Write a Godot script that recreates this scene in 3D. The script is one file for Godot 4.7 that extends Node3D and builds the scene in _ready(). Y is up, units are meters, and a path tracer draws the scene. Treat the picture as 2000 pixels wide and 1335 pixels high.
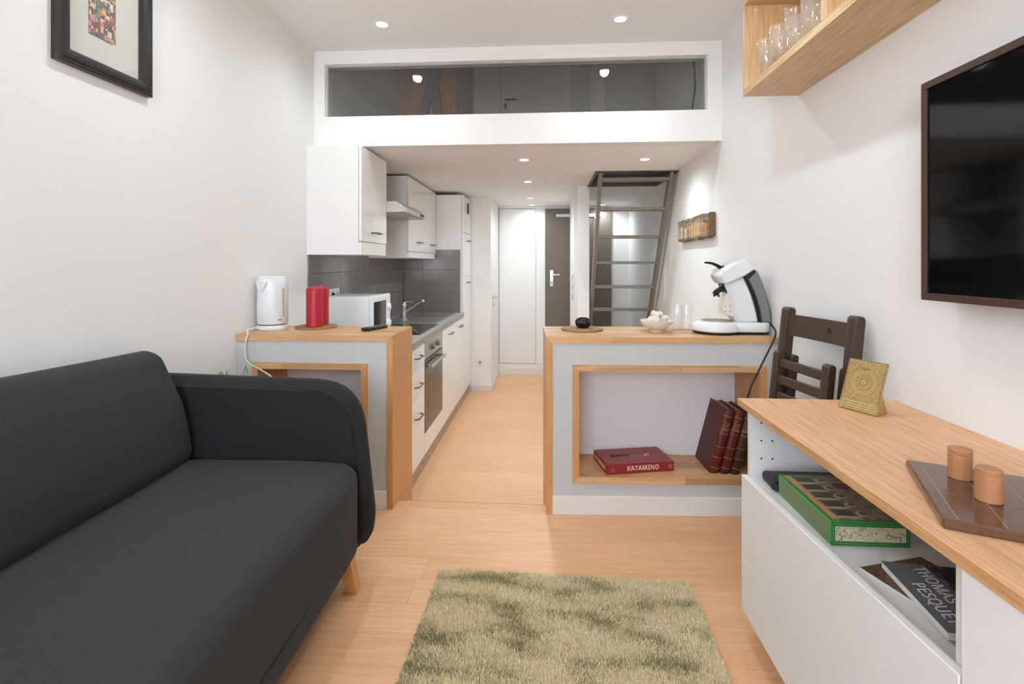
extends Node3D
# A small studio flat: living corner in front, kitchen one step down under a mezzanine.
# Camera stands at x = 0, z = 0; depth runs along -z; y = 0 is the living-room floor.

const WL := -1.44      # left wall face
const WR := 1.045      # right wall face
const CEIL := 2.445    # living ceiling
const LOFT := 1.85     # underside of the mezzanine
const KF := -0.29      # kitchen floor
const FZ := -3.08      # front of the mezzanine fascia
const BZ := -6.45      # far wall
const NZ := 1.5        # wall behind the camera
const STEP := -2.368   # edge of the step down

var M := {}
var taken := {}
var rng := RandomNumberGenerator.new()


# ---------------------------------------------------------------- mesh helpers
func S() -> SurfaceTool:
	var s := SurfaceTool.new()
	s.begin(Mesh.PRIMITIVE_TRIANGLES)
	s.set_smooth_group(-1)
	return s


func tri(s: SurfaceTool, a: Vector3, b: Vector3, c: Vector3, ua := Vector2.ZERO, ub := Vector2.ZERO, uc := Vector2.ZERO) -> void:
	# a, b, c run counter-clockwise seen from outside
	s.set_uv(ua)
	s.add_vertex(a)
	s.set_uv(uc)
	s.add_vertex(c)
	s.set_uv(ub)
	s.add_vertex(b)


func quad(s: SurfaceTool, a: Vector3, b: Vector3, c: Vector3, d: Vector3) -> void:
	var u := [Vector2(0, 1), Vector2(1, 1), Vector2(1, 0), Vector2(0, 0)]
	tri(s, a, b, c, u[0], u[1], u[2])
	tri(s, a, c, d, u[0], u[2], u[3])


func cface(s: SurfaceTool, p: Array, mid: Vector3) -> void:
	# a convex face turned away from mid
	var n: Vector3 = (p[1] - p[0]).cross(p[2] - p[0])
	var q := p.duplicate()
	if n.dot((p[0] + p[1] + p[2]) / 3.0 - mid) < 0.0:
		q.reverse()
	for i in range(1, q.size() - 1):
		tri(s, q[0], q[i], q[i + 1])


func box(s: SurfaceTool, c: Vector3, d: Vector3, b := 0.0, xf := Transform3D()) -> void:
	s.set_smooth_group(-1)
	var h := d / 2.0
	var mid := xf * c
	var e := minf(b, minf(h.x, minf(h.y, h.z)) * 0.9)
	var at := func(sx: float, sy: float, sz: float, flat_axis: int) -> Vector3:
		var v := Vector3(sx * (h.x - e), sy * (h.y - e), sz * (h.z - e))
		v[flat_axis] = [sx, sy, sz][flat_axis] * h[flat_axis]
		return xf * (c + v)
	for ax in 3:
		for sg in [-1.0, 1.0]:
			var p := []
			for k in [[-1.0, -1.0], [1.0, -1.0], [1.0, 1.0], [-1.0, 1.0]]:
				var v := [0.0, 0.0, 0.0]
				v[ax] = sg
				v[(ax + 1) % 3] = k[0]
				v[(ax + 2) % 3] = k[1]
				p.append(at.call(v[0], v[1], v[2], ax))
			cface(s, p, mid)
	if e <= 0.0:
		return
	for ax in 3:
		var i := (ax + 1) % 3
		var j := (ax + 2) % 3
		for a in [-1.0, 1.0]:
			for b2 in [-1.0, 1.0]:
				var v := [0.0, 0.0, 0.0]
				v[i] = a
				v[j] = b2
				var lo := v.duplicate()
				lo[ax] = -1.0
				var hi := v.duplicate()
				hi[ax] = 1.0
				cface(s, [at.call(lo[0], lo[1], lo[2], i), at.call(hi[0], hi[1], hi[2], i), at.call(hi[0], hi[1], hi[2], j), at.call(lo[0], lo[1], lo[2], j)], mid)
	for a in [-1.0, 1.0]:
		for b2 in [-1.0, 1.0]:
			for c2 in [-1.0, 1.0]:
				cface(s, [at.call(a, b2, c2, 0), at.call(a, b2, c2, 1), at.call(a, b2, c2, 2)], mid)


func bx(s: SurfaceTool, x0: float, x1: float, y0: float, y1: float, z0: float, z1: float, b := 0.0) -> void:
	box(s, Vector3(x0 + x1, y0 + y1, z0 + z1) / 2.0, Vector3(absf(x1 - x0), absf(y1 - y0), absf(z1 - z0)), b)


func area2(poly: PackedVector2Array) -> float:
	var a := 0.0
	for i in poly.size():
		a += poly[i].cross(poly[(i + 1) % poly.size()])
	return a


func prism(s: SurfaceTool, given: PackedVector2Array, d: float, b := 0.0, xf := Transform3D(), smooth := false) -> void:
	# outline in x, y; extruded along z from -d/2 to d/2, rims chamfered by b
	var poly := PackedVector2Array()
	for q in given:
		if poly.is_empty() or (q.distance_to(poly[poly.size() - 1]) > 1e-5 and q.distance_to(poly[0]) > 1e-5):
			poly.append(q)
	if area2(poly) < 0.0:
		poly.reverse()
	var n := poly.size()
	var inner := PackedVector2Array()
	var t := PackedInt32Array()
	for attempt in 6:
		inner = PackedVector2Array()
		for i in n:
			var p := poly[(i + n - 1) % n]
			var q := poly[i]
			var r := poly[(i + 1) % n]
			var n1 := (q - p).normalized()
			var n2 := (r - q).normalized()
			var m := (Vector2(-n1.y, n1.x) + Vector2(-n2.y, n2.x))
			inner.append(q + m / maxf(m.length_squared(), 0.4) * 2.0 * b)
		t = Geometry2D.triangulate_polygon(inner)
		if t.size() >= 3:
			break
		b *= 0.6      # the chamfer was too wide for this outline
	if t.is_empty():
		print("outline could not be filled, points: ", n)
	var z := d / 2.0
	var at := func(v: Vector2, zz: float) -> Vector3: return xf * Vector3(v.x, v.y, zz)
	s.set_smooth_group(-1)
	for k in range(0, t.size(), 3):
		var a := inner[t[k]]
		var bb := inner[t[k + 1]]
		var cc := inner[t[k + 2]]
		if (bb - a).cross(cc - a) < 0.0:
			var w := bb
			bb = cc
			cc = w
		tri(s, at.call(a, z), at.call(bb, z), at.call(cc, z), a, bb, cc)
		tri(s, at.call(a, -z), at.call(cc, -z), at.call(bb, -z), a, cc, bb)
	for i in n:
		var j := (i + 1) % n
		s.set_smooth_group(1 if smooth else -1)
		quad(s, at.call(poly[i], z - b), at.call(poly[i], -z + b), at.call(poly[j], -z + b), at.call(poly[j], z - b))
		if b > 0.0:
			s.set_smooth_group(1 if smooth else -1)
			quad(s, at.call(inner[i], z), at.call(poly[i], z - b), at.call(poly[j], z - b), at.call(inner[j], z))
			quad(s, at.call(poly[i], -z + b), at.call(inner[i], -z), at.call(inner[j], -z), at.call(poly[j], -z + b))


func lathe(s: SurfaceTool, prof: Array, n := 32, xf := Transform3D(), wob: Variant = null) -> void:
	# prof: Vector2(radius, y), the outside going up
	var group := 10
	for i in prof.size() - 1:
		var p: Vector2 = prof[i]
		var q: Vector2 = prof[i + 1]
		if i > 0 and absf((p - (prof[i - 1] as Vector2)).angle_to(q - p)) > 0.7:
			group += 1
		s.set_smooth_group(group)
		for k in n:
			var a0 := TAU * k / n
			var a1 := TAU * ((k + 1) % n) / n
			var w0 := 1.0
			var w1 := 1.0
			if wob != null:
				w0 = wob.call(a0)
				w1 = wob.call(a1)
			var pa := (xf * Vector3(p.x * cos(a0) * w0, p.y, p.x * sin(a0) * w0))
			var pb := (xf * Vector3(p.x * cos(a1) * w1, p.y, p.x * sin(a1) * w1))
			var qa := (xf * Vector3(q.x * cos(a0) * w0, q.y, q.x * sin(a0) * w0))
			var qb := (xf * Vector3(q.x * cos(a1) * w1, q.y, q.x * sin(a1) * w1))
			if p.x > 1e-6:
				tri(s, pb, pa, qa)
			if q.x > 1e-6:
				tri(s, pb, qa, qb)


func tube(s: SurfaceTool, pts: Array, r: Variant, n := 10, caps := true) -> void:
	var m := pts.size()
	var rings := []
	var up := Vector3(0.13, 0.97, 0.21).normalized()
	for i in m:
		var dir: Vector3 = (pts[mini(i + 1, m - 1)] - pts[maxi(i - 1, 0)]).normalized()
		var a := up.cross(dir)
		if a.length() < 0.05:
			a = Vector3(1, 0, 0).cross(dir)
		a = a.normalized()
		var b := dir.cross(a).normalized()
		up = b
		var rr: float = r[i] if r is Array else r
		var ring := []
		for k in n:
			var t := TAU * k / n
			ring.append(pts[i] + (a * cos(t) + b * sin(t)) * rr)
		rings.append(ring)
	s.set_smooth_group(3)
	for i in m - 1:
		for k in n:
			var l := (k + 1) % n
			quad(s, rings[i][k], rings[i][l], rings[i + 1][l], rings[i + 1][k])
	if caps:
		s.set_smooth_group(-1)
		for k in range(1, n - 1):
			tri(s, rings[0][0], rings[0][k + 1], rings[0][k])
			tri(s, rings[m - 1][0], rings[m - 1][k], rings[m - 1][k + 1])


func curve(pts: Array, per := 8) -> Array:
	# Catmull-Rom through the points
	var out := []
	for i in pts.size() - 1:
		var p0: Vector3 = pts[maxi(i - 1, 0)]
		var p1: Vector3 = pts[i]
		var p2: Vector3 = pts[i + 1]
		var p3: Vector3 = pts[mini(i + 2, pts.size() - 1)]
		for k in per:
			out.append(p1.cubic_interpolate(p2, p0, p3, float(k) / per))
	out.append(pts[pts.size() - 1])
	return out


func curve2(pts: Array, per := 6) -> PackedVector2Array:
	# closed smooth outline through the points
	var out := PackedVector2Array()
	var n := pts.size()
	for i in n:
		var p0: Vector2 = pts[(i + n - 1) % n]
		var p1: Vector2 = pts[i]
		var p2: Vector2 = pts[(i + 1) % n]
		var p3: Vector2 = pts[(i + 2) % n]
		for k in per:
			out.append(p1.cubic_interpolate(p2, p0, p3, float(k) / per))
	return out


func rounded(pts: Array, radii: Array, per := 6) -> PackedVector2Array:
	# polygon with rounded corners
	var out := PackedVector2Array()
	var n := pts.size()
	for i in n:
		var p: Vector2 = pts[i]
		var r: float = radii[i]
		if r <= 0.0:
			out.append(p)
			continue
		var a: Vector2 = p + ((pts[(i + n - 1) % n] as Vector2) - p).normalized() * r
		var b: Vector2 = p + ((pts[(i + 1) % n] as Vector2) - p).normalized() * r
		for k in per + 1:
			var t := float(k) / per
			out.append(a.lerp(p, t).lerp(p.lerp(b, t), t))
	return out


func rbox(s: SurfaceTool, d: Vector3, r: float, seg: int, inner: int, xf := Transform3D(), deform: Variant = null) -> void:
	# a box with round edges, as one smooth surface
	var h := d / 2.0
	var lists := []
	for ax in 3:
		var l := []
		for k in range(seg, 0, -1):
			l.append(-(h[ax] - r) - r * tan(PI / 4 * k / seg))
		for k in inner + 1:
			l.append(lerpf(-(h[ax] - r), h[ax] - r, float(k) / inner))
		for k in range(1, seg + 1):
			l.append((h[ax] - r) + r * tan(PI / 4 * k / seg))
		lists.append(l)
	s.set_smooth_group(5)
	var lim := h - Vector3.ONE * r
	for ax in 3:
		var i := (ax + 1) % 3
		var j := (ax + 2) % 3
		var li: Array = lists[i]
		var lj: Array = lists[j]
		for sg in [-1.0, 1.0]:
			var grid := []
			for a in li:
				var row := []
				for b in lj:
					var p := Vector3()
					p[ax] = sg * h[ax]
					p[i] = a
					p[j] = b
					var q := p.clamp(-lim, lim)
					var o := q + (p - q).normalized() * r
					if deform != null:
						o = deform.call(o)
					row.append((xf * o).snapped(Vector3.ONE * 1e-5))
				grid.append(row)
			for a in li.size() - 1:
				for b in lj.size() - 1:
					if sg > 0.0:
						quad(s, grid[a][b], grid[a + 1][b], grid[a + 1][b + 1], grid[a][b + 1])
					else:
						quad(s, grid[a][b], grid[a][b + 1], grid[a + 1][b + 1], grid[a + 1][b])


# ---------------------------------------------------------------- objects
func numbered(called: String) -> String:
	if not taken.has(called):
		taken[called] = 0
		return called
	taken[called] += 1
	return "%s_%03d" % [called, taken[called]]


func obj(called: String, s: SurfaceTool, m: Material, parent: Node = null) -> MeshInstance3D:
	var o := MeshInstance3D.new()
	s.generate_normals()
	o.mesh = s.commit()
	o.material_override = m
	if parent == null:
		o.name = numbered(called)
		add_child(o)
	else:
		o.name = called
		parent.add_child(o, true)
	return o


func share(called: String, from: MeshInstance3D, m: Material, parent: Node, at: Vector3) -> MeshInstance3D:
	var o := MeshInstance3D.new()
	o.mesh = from.mesh
	o.material_override = m
	o.name = called
	parent.add_child(o, true)
	o.position = at
	return o


func tag(o: Node, label: String, category := "", group := "", kind := "") -> void:
	if label:
		o.set_meta("label", label)
	if category:
		o.set_meta("category", category)
	if group:
		o.set_meta("group", group)
	if kind:
		o.set_meta("kind", kind)


func thing(called: String, label: String, category: String, at := Vector3.ZERO, turn := 0.0, group := "") -> Node3D:
	var o := Node3D.new()
	o.name = numbered(called)
	add_child(o)
	o.position = at
	o.rotation.y = turn
	tag(o, label, category, group)
	return o


func structure(called: String, s: SurfaceTool, m: Material, label: String) -> MeshInstance3D:
	var o := obj(called, s, m)
	tag(o, label, called.split("_")[0], "", "structure")
	return o


func lettering(words: String, h: float, m: Material, parent: Node, xf: Transform3D, called := "lettering", bold := true, deep := 0.0008) -> MeshInstance3D:
	var t := TextMesh.new()
	var f := SystemFont.new()
	f.font_names = PackedStringArray(["Droid Sans"])
	f.font_weight = 700 if bold else 400
	t.font = f
	t.text = words
	t.font_size = 48
	t.pixel_size = h / (48.0 * 0.72)
	t.depth = deep
	t.curve_step = 2.0
	var o := MeshInstance3D.new()
	o.mesh = t
	o.material_override = m
	o.name = called
	parent.add_child(o, true)
	o.transform = xf
	return o


# ---------------------------------------------------------------- materials
func plain(c: String, rough := 0.5, metal := 0.0, spec := 0.5) -> StandardMaterial3D:
	var m := StandardMaterial3D.new()
	m.albedo_color = Color(c)
	m.roughness = rough
	m.metallic = metal
	m.metallic_specular = spec
	return m


func noise(seed_: int, freq: float, oct: int, size := 256, kind := FastNoiseLite.TYPE_SIMPLEX_SMOOTH) -> Image:
	var f := FastNoiseLite.new()
	f.seed = seed_
	f.frequency = freq
	f.noise_type = kind
	f.fractal_type = FastNoiseLite.FRACTAL_FBM
	f.fractal_octaves = oct
	var im := f.get_seamless_image(size, size)
	im.convert(Image.FORMAT_L8)
	return im


func ramp(src: Image, lo: Color, hi: Color, power := 1.0) -> ImageTexture:
	var d := src.get_data()
	var out := PackedByteArray()
	out.resize(d.size() * 3)
	var lut := []
	for i in 256:
		var c := lo.lerp(hi, pow(i / 255.0, power))
		lut.append([int(c.r * 255), int(c.g * 255), int(c.b * 255)])
	for i in d.size():
		var c: Array = lut[d[i]]
		out[i * 3] = c[0]
		out[i * 3 + 1] = c[1]
		out[i * 3 + 2] = c[2]
	return ImageTexture.create_from_image(Image.create_from_data(src.get_width(), src.get_height(), false, Image.FORMAT_RGB8, out))


func wood(c: String, scale: Vector3, rough := 0.45, tex := "grain", off := Vector3.ZERO, world := false) -> StandardMaterial3D:
	var m := plain(c, rough)
	m.albedo_texture = M[tex]
	m.uv1_triplanar = true
	m.uv1_world_triplanar = world
	m.uv1_triplanar_sharpness = 6.0
	m.uv1_scale = scale
	m.uv1_offset = off
	return m


func make_materials() -> void:
	var n1 := noise(3, 0.02, 5, 512)
	var n2 := noise(9, 0.035, 4, 256)
	var n3 := noise(21, 0.3, 2, 256)
	M.grain = ramp(n1, Color(0.84, 0.78, 0.72), Color(1, 1, 1), 0.8)
	M.soft_grain = ramp(n1, Color(0.93, 0.90, 0.87), Color(1, 1, 1), 0.9)
	M.deep_grain = ramp(n1, Color(0.35, 0.32, 0.28), Color(1, 1, 1), 1.0)
	M.streak = ramp(n2, Color(0.78, 0.77, 0.76), Color(1, 1, 1), 1.0)
	M.speck = ramp(n3, Color(0.55, 0.55, 0.56), Color(1, 1, 1), 1.0)
	M.blotch = ramp(n2, Color(0.4, 0.36, 0.33), Color(1, 1, 1), 1.0)
	# staves of a glued beech board: lengths of differing tone
	rng.seed = 5
	var im := Image.create(512, 256, false, Image.FORMAT_RGB8)
	var g := n1.get_data()
	for row in 8:
		var x := rng.randi_range(-60, 0)
		while x < 512:
			var w := rng.randi_range(90, 190)
			var k := rng.randf_range(0.82, 1.0)
			var wm := rng.randf_range(0.95, 1.0)
			im.fill_rect(Rect2i(x, row * 32, w, 32), Color(k, k * wm, k * wm * wm))
			x += w
	for y in 256:
		for x in 512:
			var v := 0.88 + 0.12 * g[((y * 2) % 512) * 512 + (x / 6) % 512] / 255.0
			im.set_pixel(x, y, im.get_pixel(x, y) * v)
	M.staves = ImageTexture.create_from_image(im)

	M.wall = plain("f3f1ef", 0.9, 0.0, 0.3)
	M.ceiling = plain("f7f6f5", 0.95, 0.0, 0.2)
	M.skirting = plain("e9e5df", 0.5)
	M.gloss_white = plain("f1f0ee", 0.12)
	M.satin_white = plain("f0eeec", 0.35)
	M.console_white = plain("efedea", 0.4)
	M.panel_white = plain("cbcac7", 0.6)
	M.niche_white = plain("f4f0ef", 0.8)
	# floor planks: four tones, grain along x
	var tones := ["edba8d", "eab688", "efbe92", "ecb88b"]
	for i in 4:
		M["plank%d" % i] = wood(tones[i], Vector3(0.30, 7.0, 7.0), 0.38, "soft_grain", Vector3(0.13 * i, 0.31 * i, 0.37 * i), true)
		M["kplank%d" % i] = wood(tones[(i + 1) % 4], Vector3(0.30, 7.0, 7.0), 0.38, "soft_grain", Vector3(0.43 * i, 0.11 * i, 0.27 * i), true)
	M.plank_gap = plain("cf9f70", 0.7)
	M.beech_x = wood("f0c08c", Vector3(0.9, 3.6, 3.6), 0.35, "staves")
	M.beech_y = wood("d9a067", Vector3(6.0, 0.5, 6.0), 0.35, "soft_grain")
	M.oak_z = wood("f3c397", Vector3(8.0, 8.0, 0.45), 0.42, "grain")
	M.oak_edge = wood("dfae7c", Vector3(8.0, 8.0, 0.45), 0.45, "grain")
	M.shelf_z = wood("e7c79c", Vector3(8.0, 8.0, 0.45), 0.42, "grain", Vector3(0.2, 0.1, 0.3))
	M.oak_y = wood("e5c398", Vector3(8.0, 0.5, 8.0), 0.45, "grain")
	M.walnut_y = wood("4a3a30", Vector3(9.0, 0.7, 9.0), 0.45, "grain")
	M.walnut_z = wood("503f33", Vector3(9.0, 9.0, 0.7), 0.45, "grain")
	M.leg_wood = wood("d9a05e", Vector3(8.0, 0.6, 8.0), 0.4, "soft_grain")
	M.taupe = plain("857b72", 0.5)
	M.taupe_dark = plain("6f655b", 0.45)
	M.trim_brown = plain("5f5349", 0.5)
	M.worktop = wood("cdc8c1", Vector3(3.0, 3.0, 3.0), 0.35, "streak")
	M.worktop_edge = wood("a8a099", Vector3(3.0, 3.0, 3.0), 0.4, "streak")
	M.plinth = plain("b09b86", 0.5)
	M.steel = plain("c9c5bf", 0.3, 0.9)
	M.hood_metal = wood("d9d5cf", Vector3(1.0, 12.0, 1.0), 0.35, "streak")
	M.hood_metal.metallic = 0.45
	M.chrome = plain("dcdad8", 0.12, 1.0)
	M.handle = plain("6e6c6a", 0.35, 0.8)
	M.black_glass = plain("15130f", 0.06)
	M.oven_glass = plain("3b342d", 0.12)
	M.black = plain("121212", 0.45)
	M.black_gloss = plain("0b0b0b", 0.15)
	M.hole_shade = plain("2a2622", 0.9)  # flat dark tone painted for the shade inside small holes
	M.grout = plain("b5aeA8", 0.9)
	for i in 3:
		M["tile%d" % i] = wood(["938d89", "908a86", "96908c"][i], Vector3(0.8, 26.0, 0.8), 0.12, "streak", Vector3(0.2 * i, 0.3 * i, 0.1 * i), true)
	M.white_plastic = plain("eceaea", 0.3)
	M.white_body = plain("e9ebec", 0.22)
	M.grey_plastic = plain("7d7d7b", 0.25)
	M.cover_beige = plain("e9dfd0", 0.3)
	M.gauge = plain("b9b7b1", 0.15)
	M.red_wax = plain("b3152f", 0.45)
	M.red_wax.subsurf_scatter_enabled = true
	M.red_wax.subsurf_scatter_strength = 0.15
	M.wick = plain("e0505a", 0.8)
	M.cork = wood("c59a69", Vector3(20, 20, 20), 0.8, "speck")
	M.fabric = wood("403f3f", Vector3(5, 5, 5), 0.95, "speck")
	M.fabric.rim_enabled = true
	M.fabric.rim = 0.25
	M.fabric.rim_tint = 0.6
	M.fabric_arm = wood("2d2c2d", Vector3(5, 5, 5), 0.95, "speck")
	M.piping = plain("1d1e20", 0.9)
	M.bezel = wood("4b342b", Vector3(10, 0.8, 10), 0.45, "grain")
	M.screen = plain("040404", 0.07)
	M.screen.metallic_specular = 0.4
	M.frame_black = plain("232120", 0.32)
	M.mat_board = plain("dcdbd2", 0.85)
	M.clear = StandardMaterial3D.new()
	M.clear.albedo_color = Color(1, 1, 1, 0.04)
	M.clear.roughness = 0.0
	M.clear.transparency = BaseMaterial3D.TRANSPARENCY_ALPHA
	M.thin_glass = StandardMaterial3D.new()
	M.thin_glass.albedo_color = Color(0.97, 0.98, 0.98, 0.07)
	M.thin_glass.roughness = 0.0
	M.thin_glass.metallic_specular = 0.65
	M.thin_glass.transparency = BaseMaterial3D.TRANSPARENCY_ALPHA
	M.glass = StandardMaterial3D.new()
	M.glass.albedo_color = Color(1, 1, 1, 0.0)
	M.glass.roughness = 0.0
	M.glass.refraction_enabled = true
	M.glass.refraction_scale = 0.05
	M.glass.transparency = BaseMaterial3D.TRANSPARENCY_ALPHA
	M.loft_glass = StandardMaterial3D.new()
	M.loft_glass.albedo_color = Color(0.55, 0.56, 0.55, 0.06)
	M.loft_glass.roughness = 0.0
	M.loft_glass.metallic_specular = 0.6
	M.loft_glass.transparency = BaseMaterial3D.TRANSPARENCY_ALPHA
	M.lamp = StandardMaterial3D.new()
	M.lamp.albedo_color = Color(1, 1, 1)
	M.lamp.emission_enabled = true
	M.lamp.emission = Color(1, 0.98, 0.95)
	M.lamp.emission_energy_multiplier = 9.0
	M.brass = plain("bf9f62", 0.38, 0.6)
	M.cherry = wood("c08a5f", Vector3(9, 0.8, 9), 0.4, "soft_grain")
	M.board_brown = wood("6a4836", Vector3(1.0, 9.0, 9.0), 0.14, "soft_grain")
	M.scratch = plain("a98e78", 0.4)
	M.book_red = wood("7a3434", Vector3(9, 9, 9), 0.55, "blotch")
	M.spine_red = wood("8a2a26", Vector3(14, 14, 14), 0.45, "blotch")
	M.spine_brown = wood("5a4038", Vector3(14, 14, 14), 0.5, "blotch")
	M.gilt = plain("b08a4f", 0.4, 0.5)
	M.pages = wood("c9b593", Vector3(3, 3, 60), 0.9, "streak")
	M.paper = plain("e4e2dd", 0.8)
	M.game_red = plain("902a2c", 0.4)
	M.game_yellow = plain("e3b866", 0.5)
	M.cream = plain("ead9b0", 0.5)
	M.box_green = plain("4f9a50", 0.45)
	M.box_olive = plain("74805a", 0.5)
	M.book_grey = plain("6b6d75", 0.4)
	M.white_ink = plain("e9e9e6", 0.6)
	M.ceramic = plain("e9e2d9", 0.2)
	M.black_ceramic = plain("0d0d0e", 0.12)
	M.linen = plain("e8ddd0", 0.95)
	M.leaf = plain("6d9a4f", 0.5)
	M.cord_white = plain("e6e3dd", 0.45)
	M.plywood = wood("d2812f", Vector3(4, 0.4, 4), 0.7, "grain")
	M.beam = wood("6a5748", Vector3(5, 0.5, 5), 0.8, "grain")
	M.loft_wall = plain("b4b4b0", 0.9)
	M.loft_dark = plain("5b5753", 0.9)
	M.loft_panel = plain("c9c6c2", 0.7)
	M.concrete = plain("9a9894", 0.95)


# ---------------------------------------------------------------- structure
func downlight(x: float, y: float, z: float, power: float, angle: float, label: String, group: String, warm := Color(0.925, 0.98, 1.0)) -> void:
	var t := thing("recessed_spotlight", label, "ceiling light", Vector3(x, y, z), 0.0, group)
	var s := S()
	lathe(s, [Vector2(0.031, -0.002), Vector2(0.033, -0.006), Vector2(0.040, -0.006), Vector2(0.043, -0.003), Vector2(0.043, 0.0)], 28)
	obj("trim_ring", s, M.white_plastic, t)
	s = S()
	lathe(s, [Vector2(0.0, -0.004), Vector2(0.031, -0.004)], 24, Transform3D(Basis(Vector3.RIGHT, PI), Vector3(0, -0.008, 0)))
	obj("lamp_lens", s, M.lamp, t)
	var l := SpotLight3D.new()
	l.name = "lamp"
	t.add_child(l, true)
	l.position = Vector3(0, -0.012, 0)
	l.rotation.x = -PI / 2
	l.spot_angle = angle
	l.spot_angle_attenuation = 1.0
	l.spot_range = 12.0
	l.spot_attenuation = 2.0
	l.light_size = 0.03
	l.light_color = warm
	l.light_energy = power
	l.shadow_enabled = true


func planks(parent: Node, z0: float, z1: float, x0: float, x1: float, top: float, key: String, seed_: int) -> void:
	var w := 0.131
	rng.seed = seed_
	var shapes := {}
	var z := z0
	while z > z1 + 0.005:
		var wz := minf(w, z - z1)
		var x := x0 - rng.randf_range(0.1, 1.0)
		while x < x1 - 0.01:
			var a := maxf(x, x0)
			var b := minf(x + 1.29, x1)
			x += 1.29
			if b - a < 0.02:
				continue
			var s := S()
			box(s, Vector3(0, -0.004, 0), Vector3(b - a - 0.0005, 0.008, wz - 0.0005), 0.0004)
			var o := obj("plank", s, M["%s%d" % [key, rng.randi_range(0, 3)]], parent)
			o.position = Vector3((a + b) / 2.0, top, z - wz / 2.0)
		z -= w


func build_structure() -> void:
	var s := S()
	# living floor with planks laid across the room
	bx(s, WL - 0.1, WR + 0.1, -0.10, -0.008, STEP, NZ + 0.1)
	bx(s, WL - 0.1, WR + 0.1, KF, -0.10, STEP, STEP + 0.04)
	var o := structure("floor", s, M.plank_gap, "pale wood plank floor of the living area in front of the counters")
	planks(o, NZ, STEP + 0.006, WL, WR, 0.0, "plank", 11)
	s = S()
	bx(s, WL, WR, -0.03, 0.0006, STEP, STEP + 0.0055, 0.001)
	obj("step_shadow_strip", s, M.oak_edge, o)  # darker strip laid flush, painting the thin shadow line along the step
	s = S()
	bx(s, WL - 0.1, WR + 0.1, KF - 0.1, KF - 0.008, BZ - 0.1, STEP)
	o = structure("floor_kitchen", s, M.plank_gap, "pale wood plank floor of the kitchen passage, one step down")
	planks(o, STEP, BZ, WL, WR, KF, "kplank", 12)

	# side walls
	s = S()
	bx(s, WL - 0.12, WL, KF - 0.1, 3.3, BZ - 0.1, NZ + 0.1)
	var wl := structure("wall_left", s, M.wall, "white left wall behind the sofa and kitchen units")
	s = S()
	bx(s, WR, WR + 0.12, KF - 0.1, 3.3, BZ - 0.1, NZ + 0.1)
	structure("wall_right", s, M.wall, "white right wall behind the television and wall shelf")
	# far wall
	s = S()
	bx(s, WL, WR, KF - 0.1, LOFT + 0.1, BZ - 0.12, BZ)
	structure("wall_far", s, M.wall, "white far wall of the hallway with two doors")
	# wall behind the camera with a window
	s = S()
	bx(s, WL, -1.30, -0.1, CEIL, NZ, NZ + 0.12)
	bx(s, 0.10, WR, -0.1, CEIL, NZ, NZ + 0.12)
	bx(s, -1.30, 0.10, -0.1, 0.75, NZ, NZ + 0.12)
	bx(s, -1.30, 0.10, 2.15, CEIL, NZ, NZ + 0.12)
	structure("wall_rear", s, M.wall, "white rear wall with the window, behind the viewer")
	s = S()
	for a in [[-1.30, -1.25, 0.75, 2.15], [0.05, 0.10, 0.75, 2.15], [-1.25, 0.05, 0.75, 0.80], [-1.25, 0.05, 2.10, 2.15], [-0.63, -0.57, 0.80, 2.10]]:
		bx(s, a[0], a[1], a[2], a[3], NZ + 0.03, NZ + 0.08, 0.004)
	o = structure("window_2", s, M.satin_white, "white framed window behind the viewer")
	for a in [[-1.25, -0.63], [-0.57, 0.05]]:
		s = S()
		bx(s, a[0], a[1], 0.80, 2.10, NZ + 0.053, NZ + 0.057)
		obj("pane", s, M.clear, o)
	# ceilings
	s = S()
	bx(s, WL, WR, CEIL, CEIL + 0.12, FZ - 0.1, NZ + 0.1)
	structure("ceiling", s, M.ceiling, "white living room ceiling with recessed spotlights")
	var hx0 := 0.40
	var hz0 := -4.03
	var hz1 := -4.80
	s = S()
	bx(s, WL, hx0, LOFT, LOFT + 0.1, BZ, FZ - 0.1)
	bx(s, hx0, WR, LOFT, LOFT + 0.1, hz0, FZ - 0.1)
	bx(s, hx0, WR, LOFT, LOFT + 0.1, BZ, hz1)
	structure("ceiling_kitchen", s, M.ceiling, "low white ceiling under the mezzanine with the ladder hatch")
	# fascia with the long window opening
	var wx0 := -1.374
	var wx1 := 0.962
	var wy0 := 2.036
	var wy1 := 2.363
	s = S()
	bx(s, WL, WR, LOFT, wy0, FZ - 0.1, FZ)
	bx(s, WL, WR, wy1, CEIL, FZ - 0.1, FZ)
	bx(s, WL, wx0, wy0, wy1, FZ - 0.1, FZ)
	bx(s, wx1, WR, wy0, wy1, FZ - 0.1, FZ)
	structure("wall_fascia", s, M.wall, "white mezzanine front above the kitchen with a long window opening")
	s = S()
	for a in [[wx0, wx1, wy1 - 0.006, wy1], [wx0, wx1, wy0, wy0 + 0.004], [wx0, wx0 + 0.006, wy0 + 0.004, wy1 - 0.006], [wx1 - 0.006, wx1, wy0 + 0.004, wy1 - 0.006]]:
		bx(s, a[0], a[1], a[2], a[3], FZ - 0.075, FZ - 0.035)
	o = structure("window_1", s, M.loft_wall, "long narrow fixed window of the mezzanine under the ceiling")
	s = S()
	bx(s, wx0 + 0.006, wx1 - 0.006, wy0 + 0.004, wy1 - 0.006, FZ - 0.060, FZ - 0.052)
	obj("pane", s, M.loft_glass, o)
	# hatch lining
	s = S()
	var ft := 0.018
	bx(s, hx0 - 0.004, hx0 + ft, LOFT - 0.008, LOFT + 0.1, hz1, hz0, 0.002)
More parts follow.
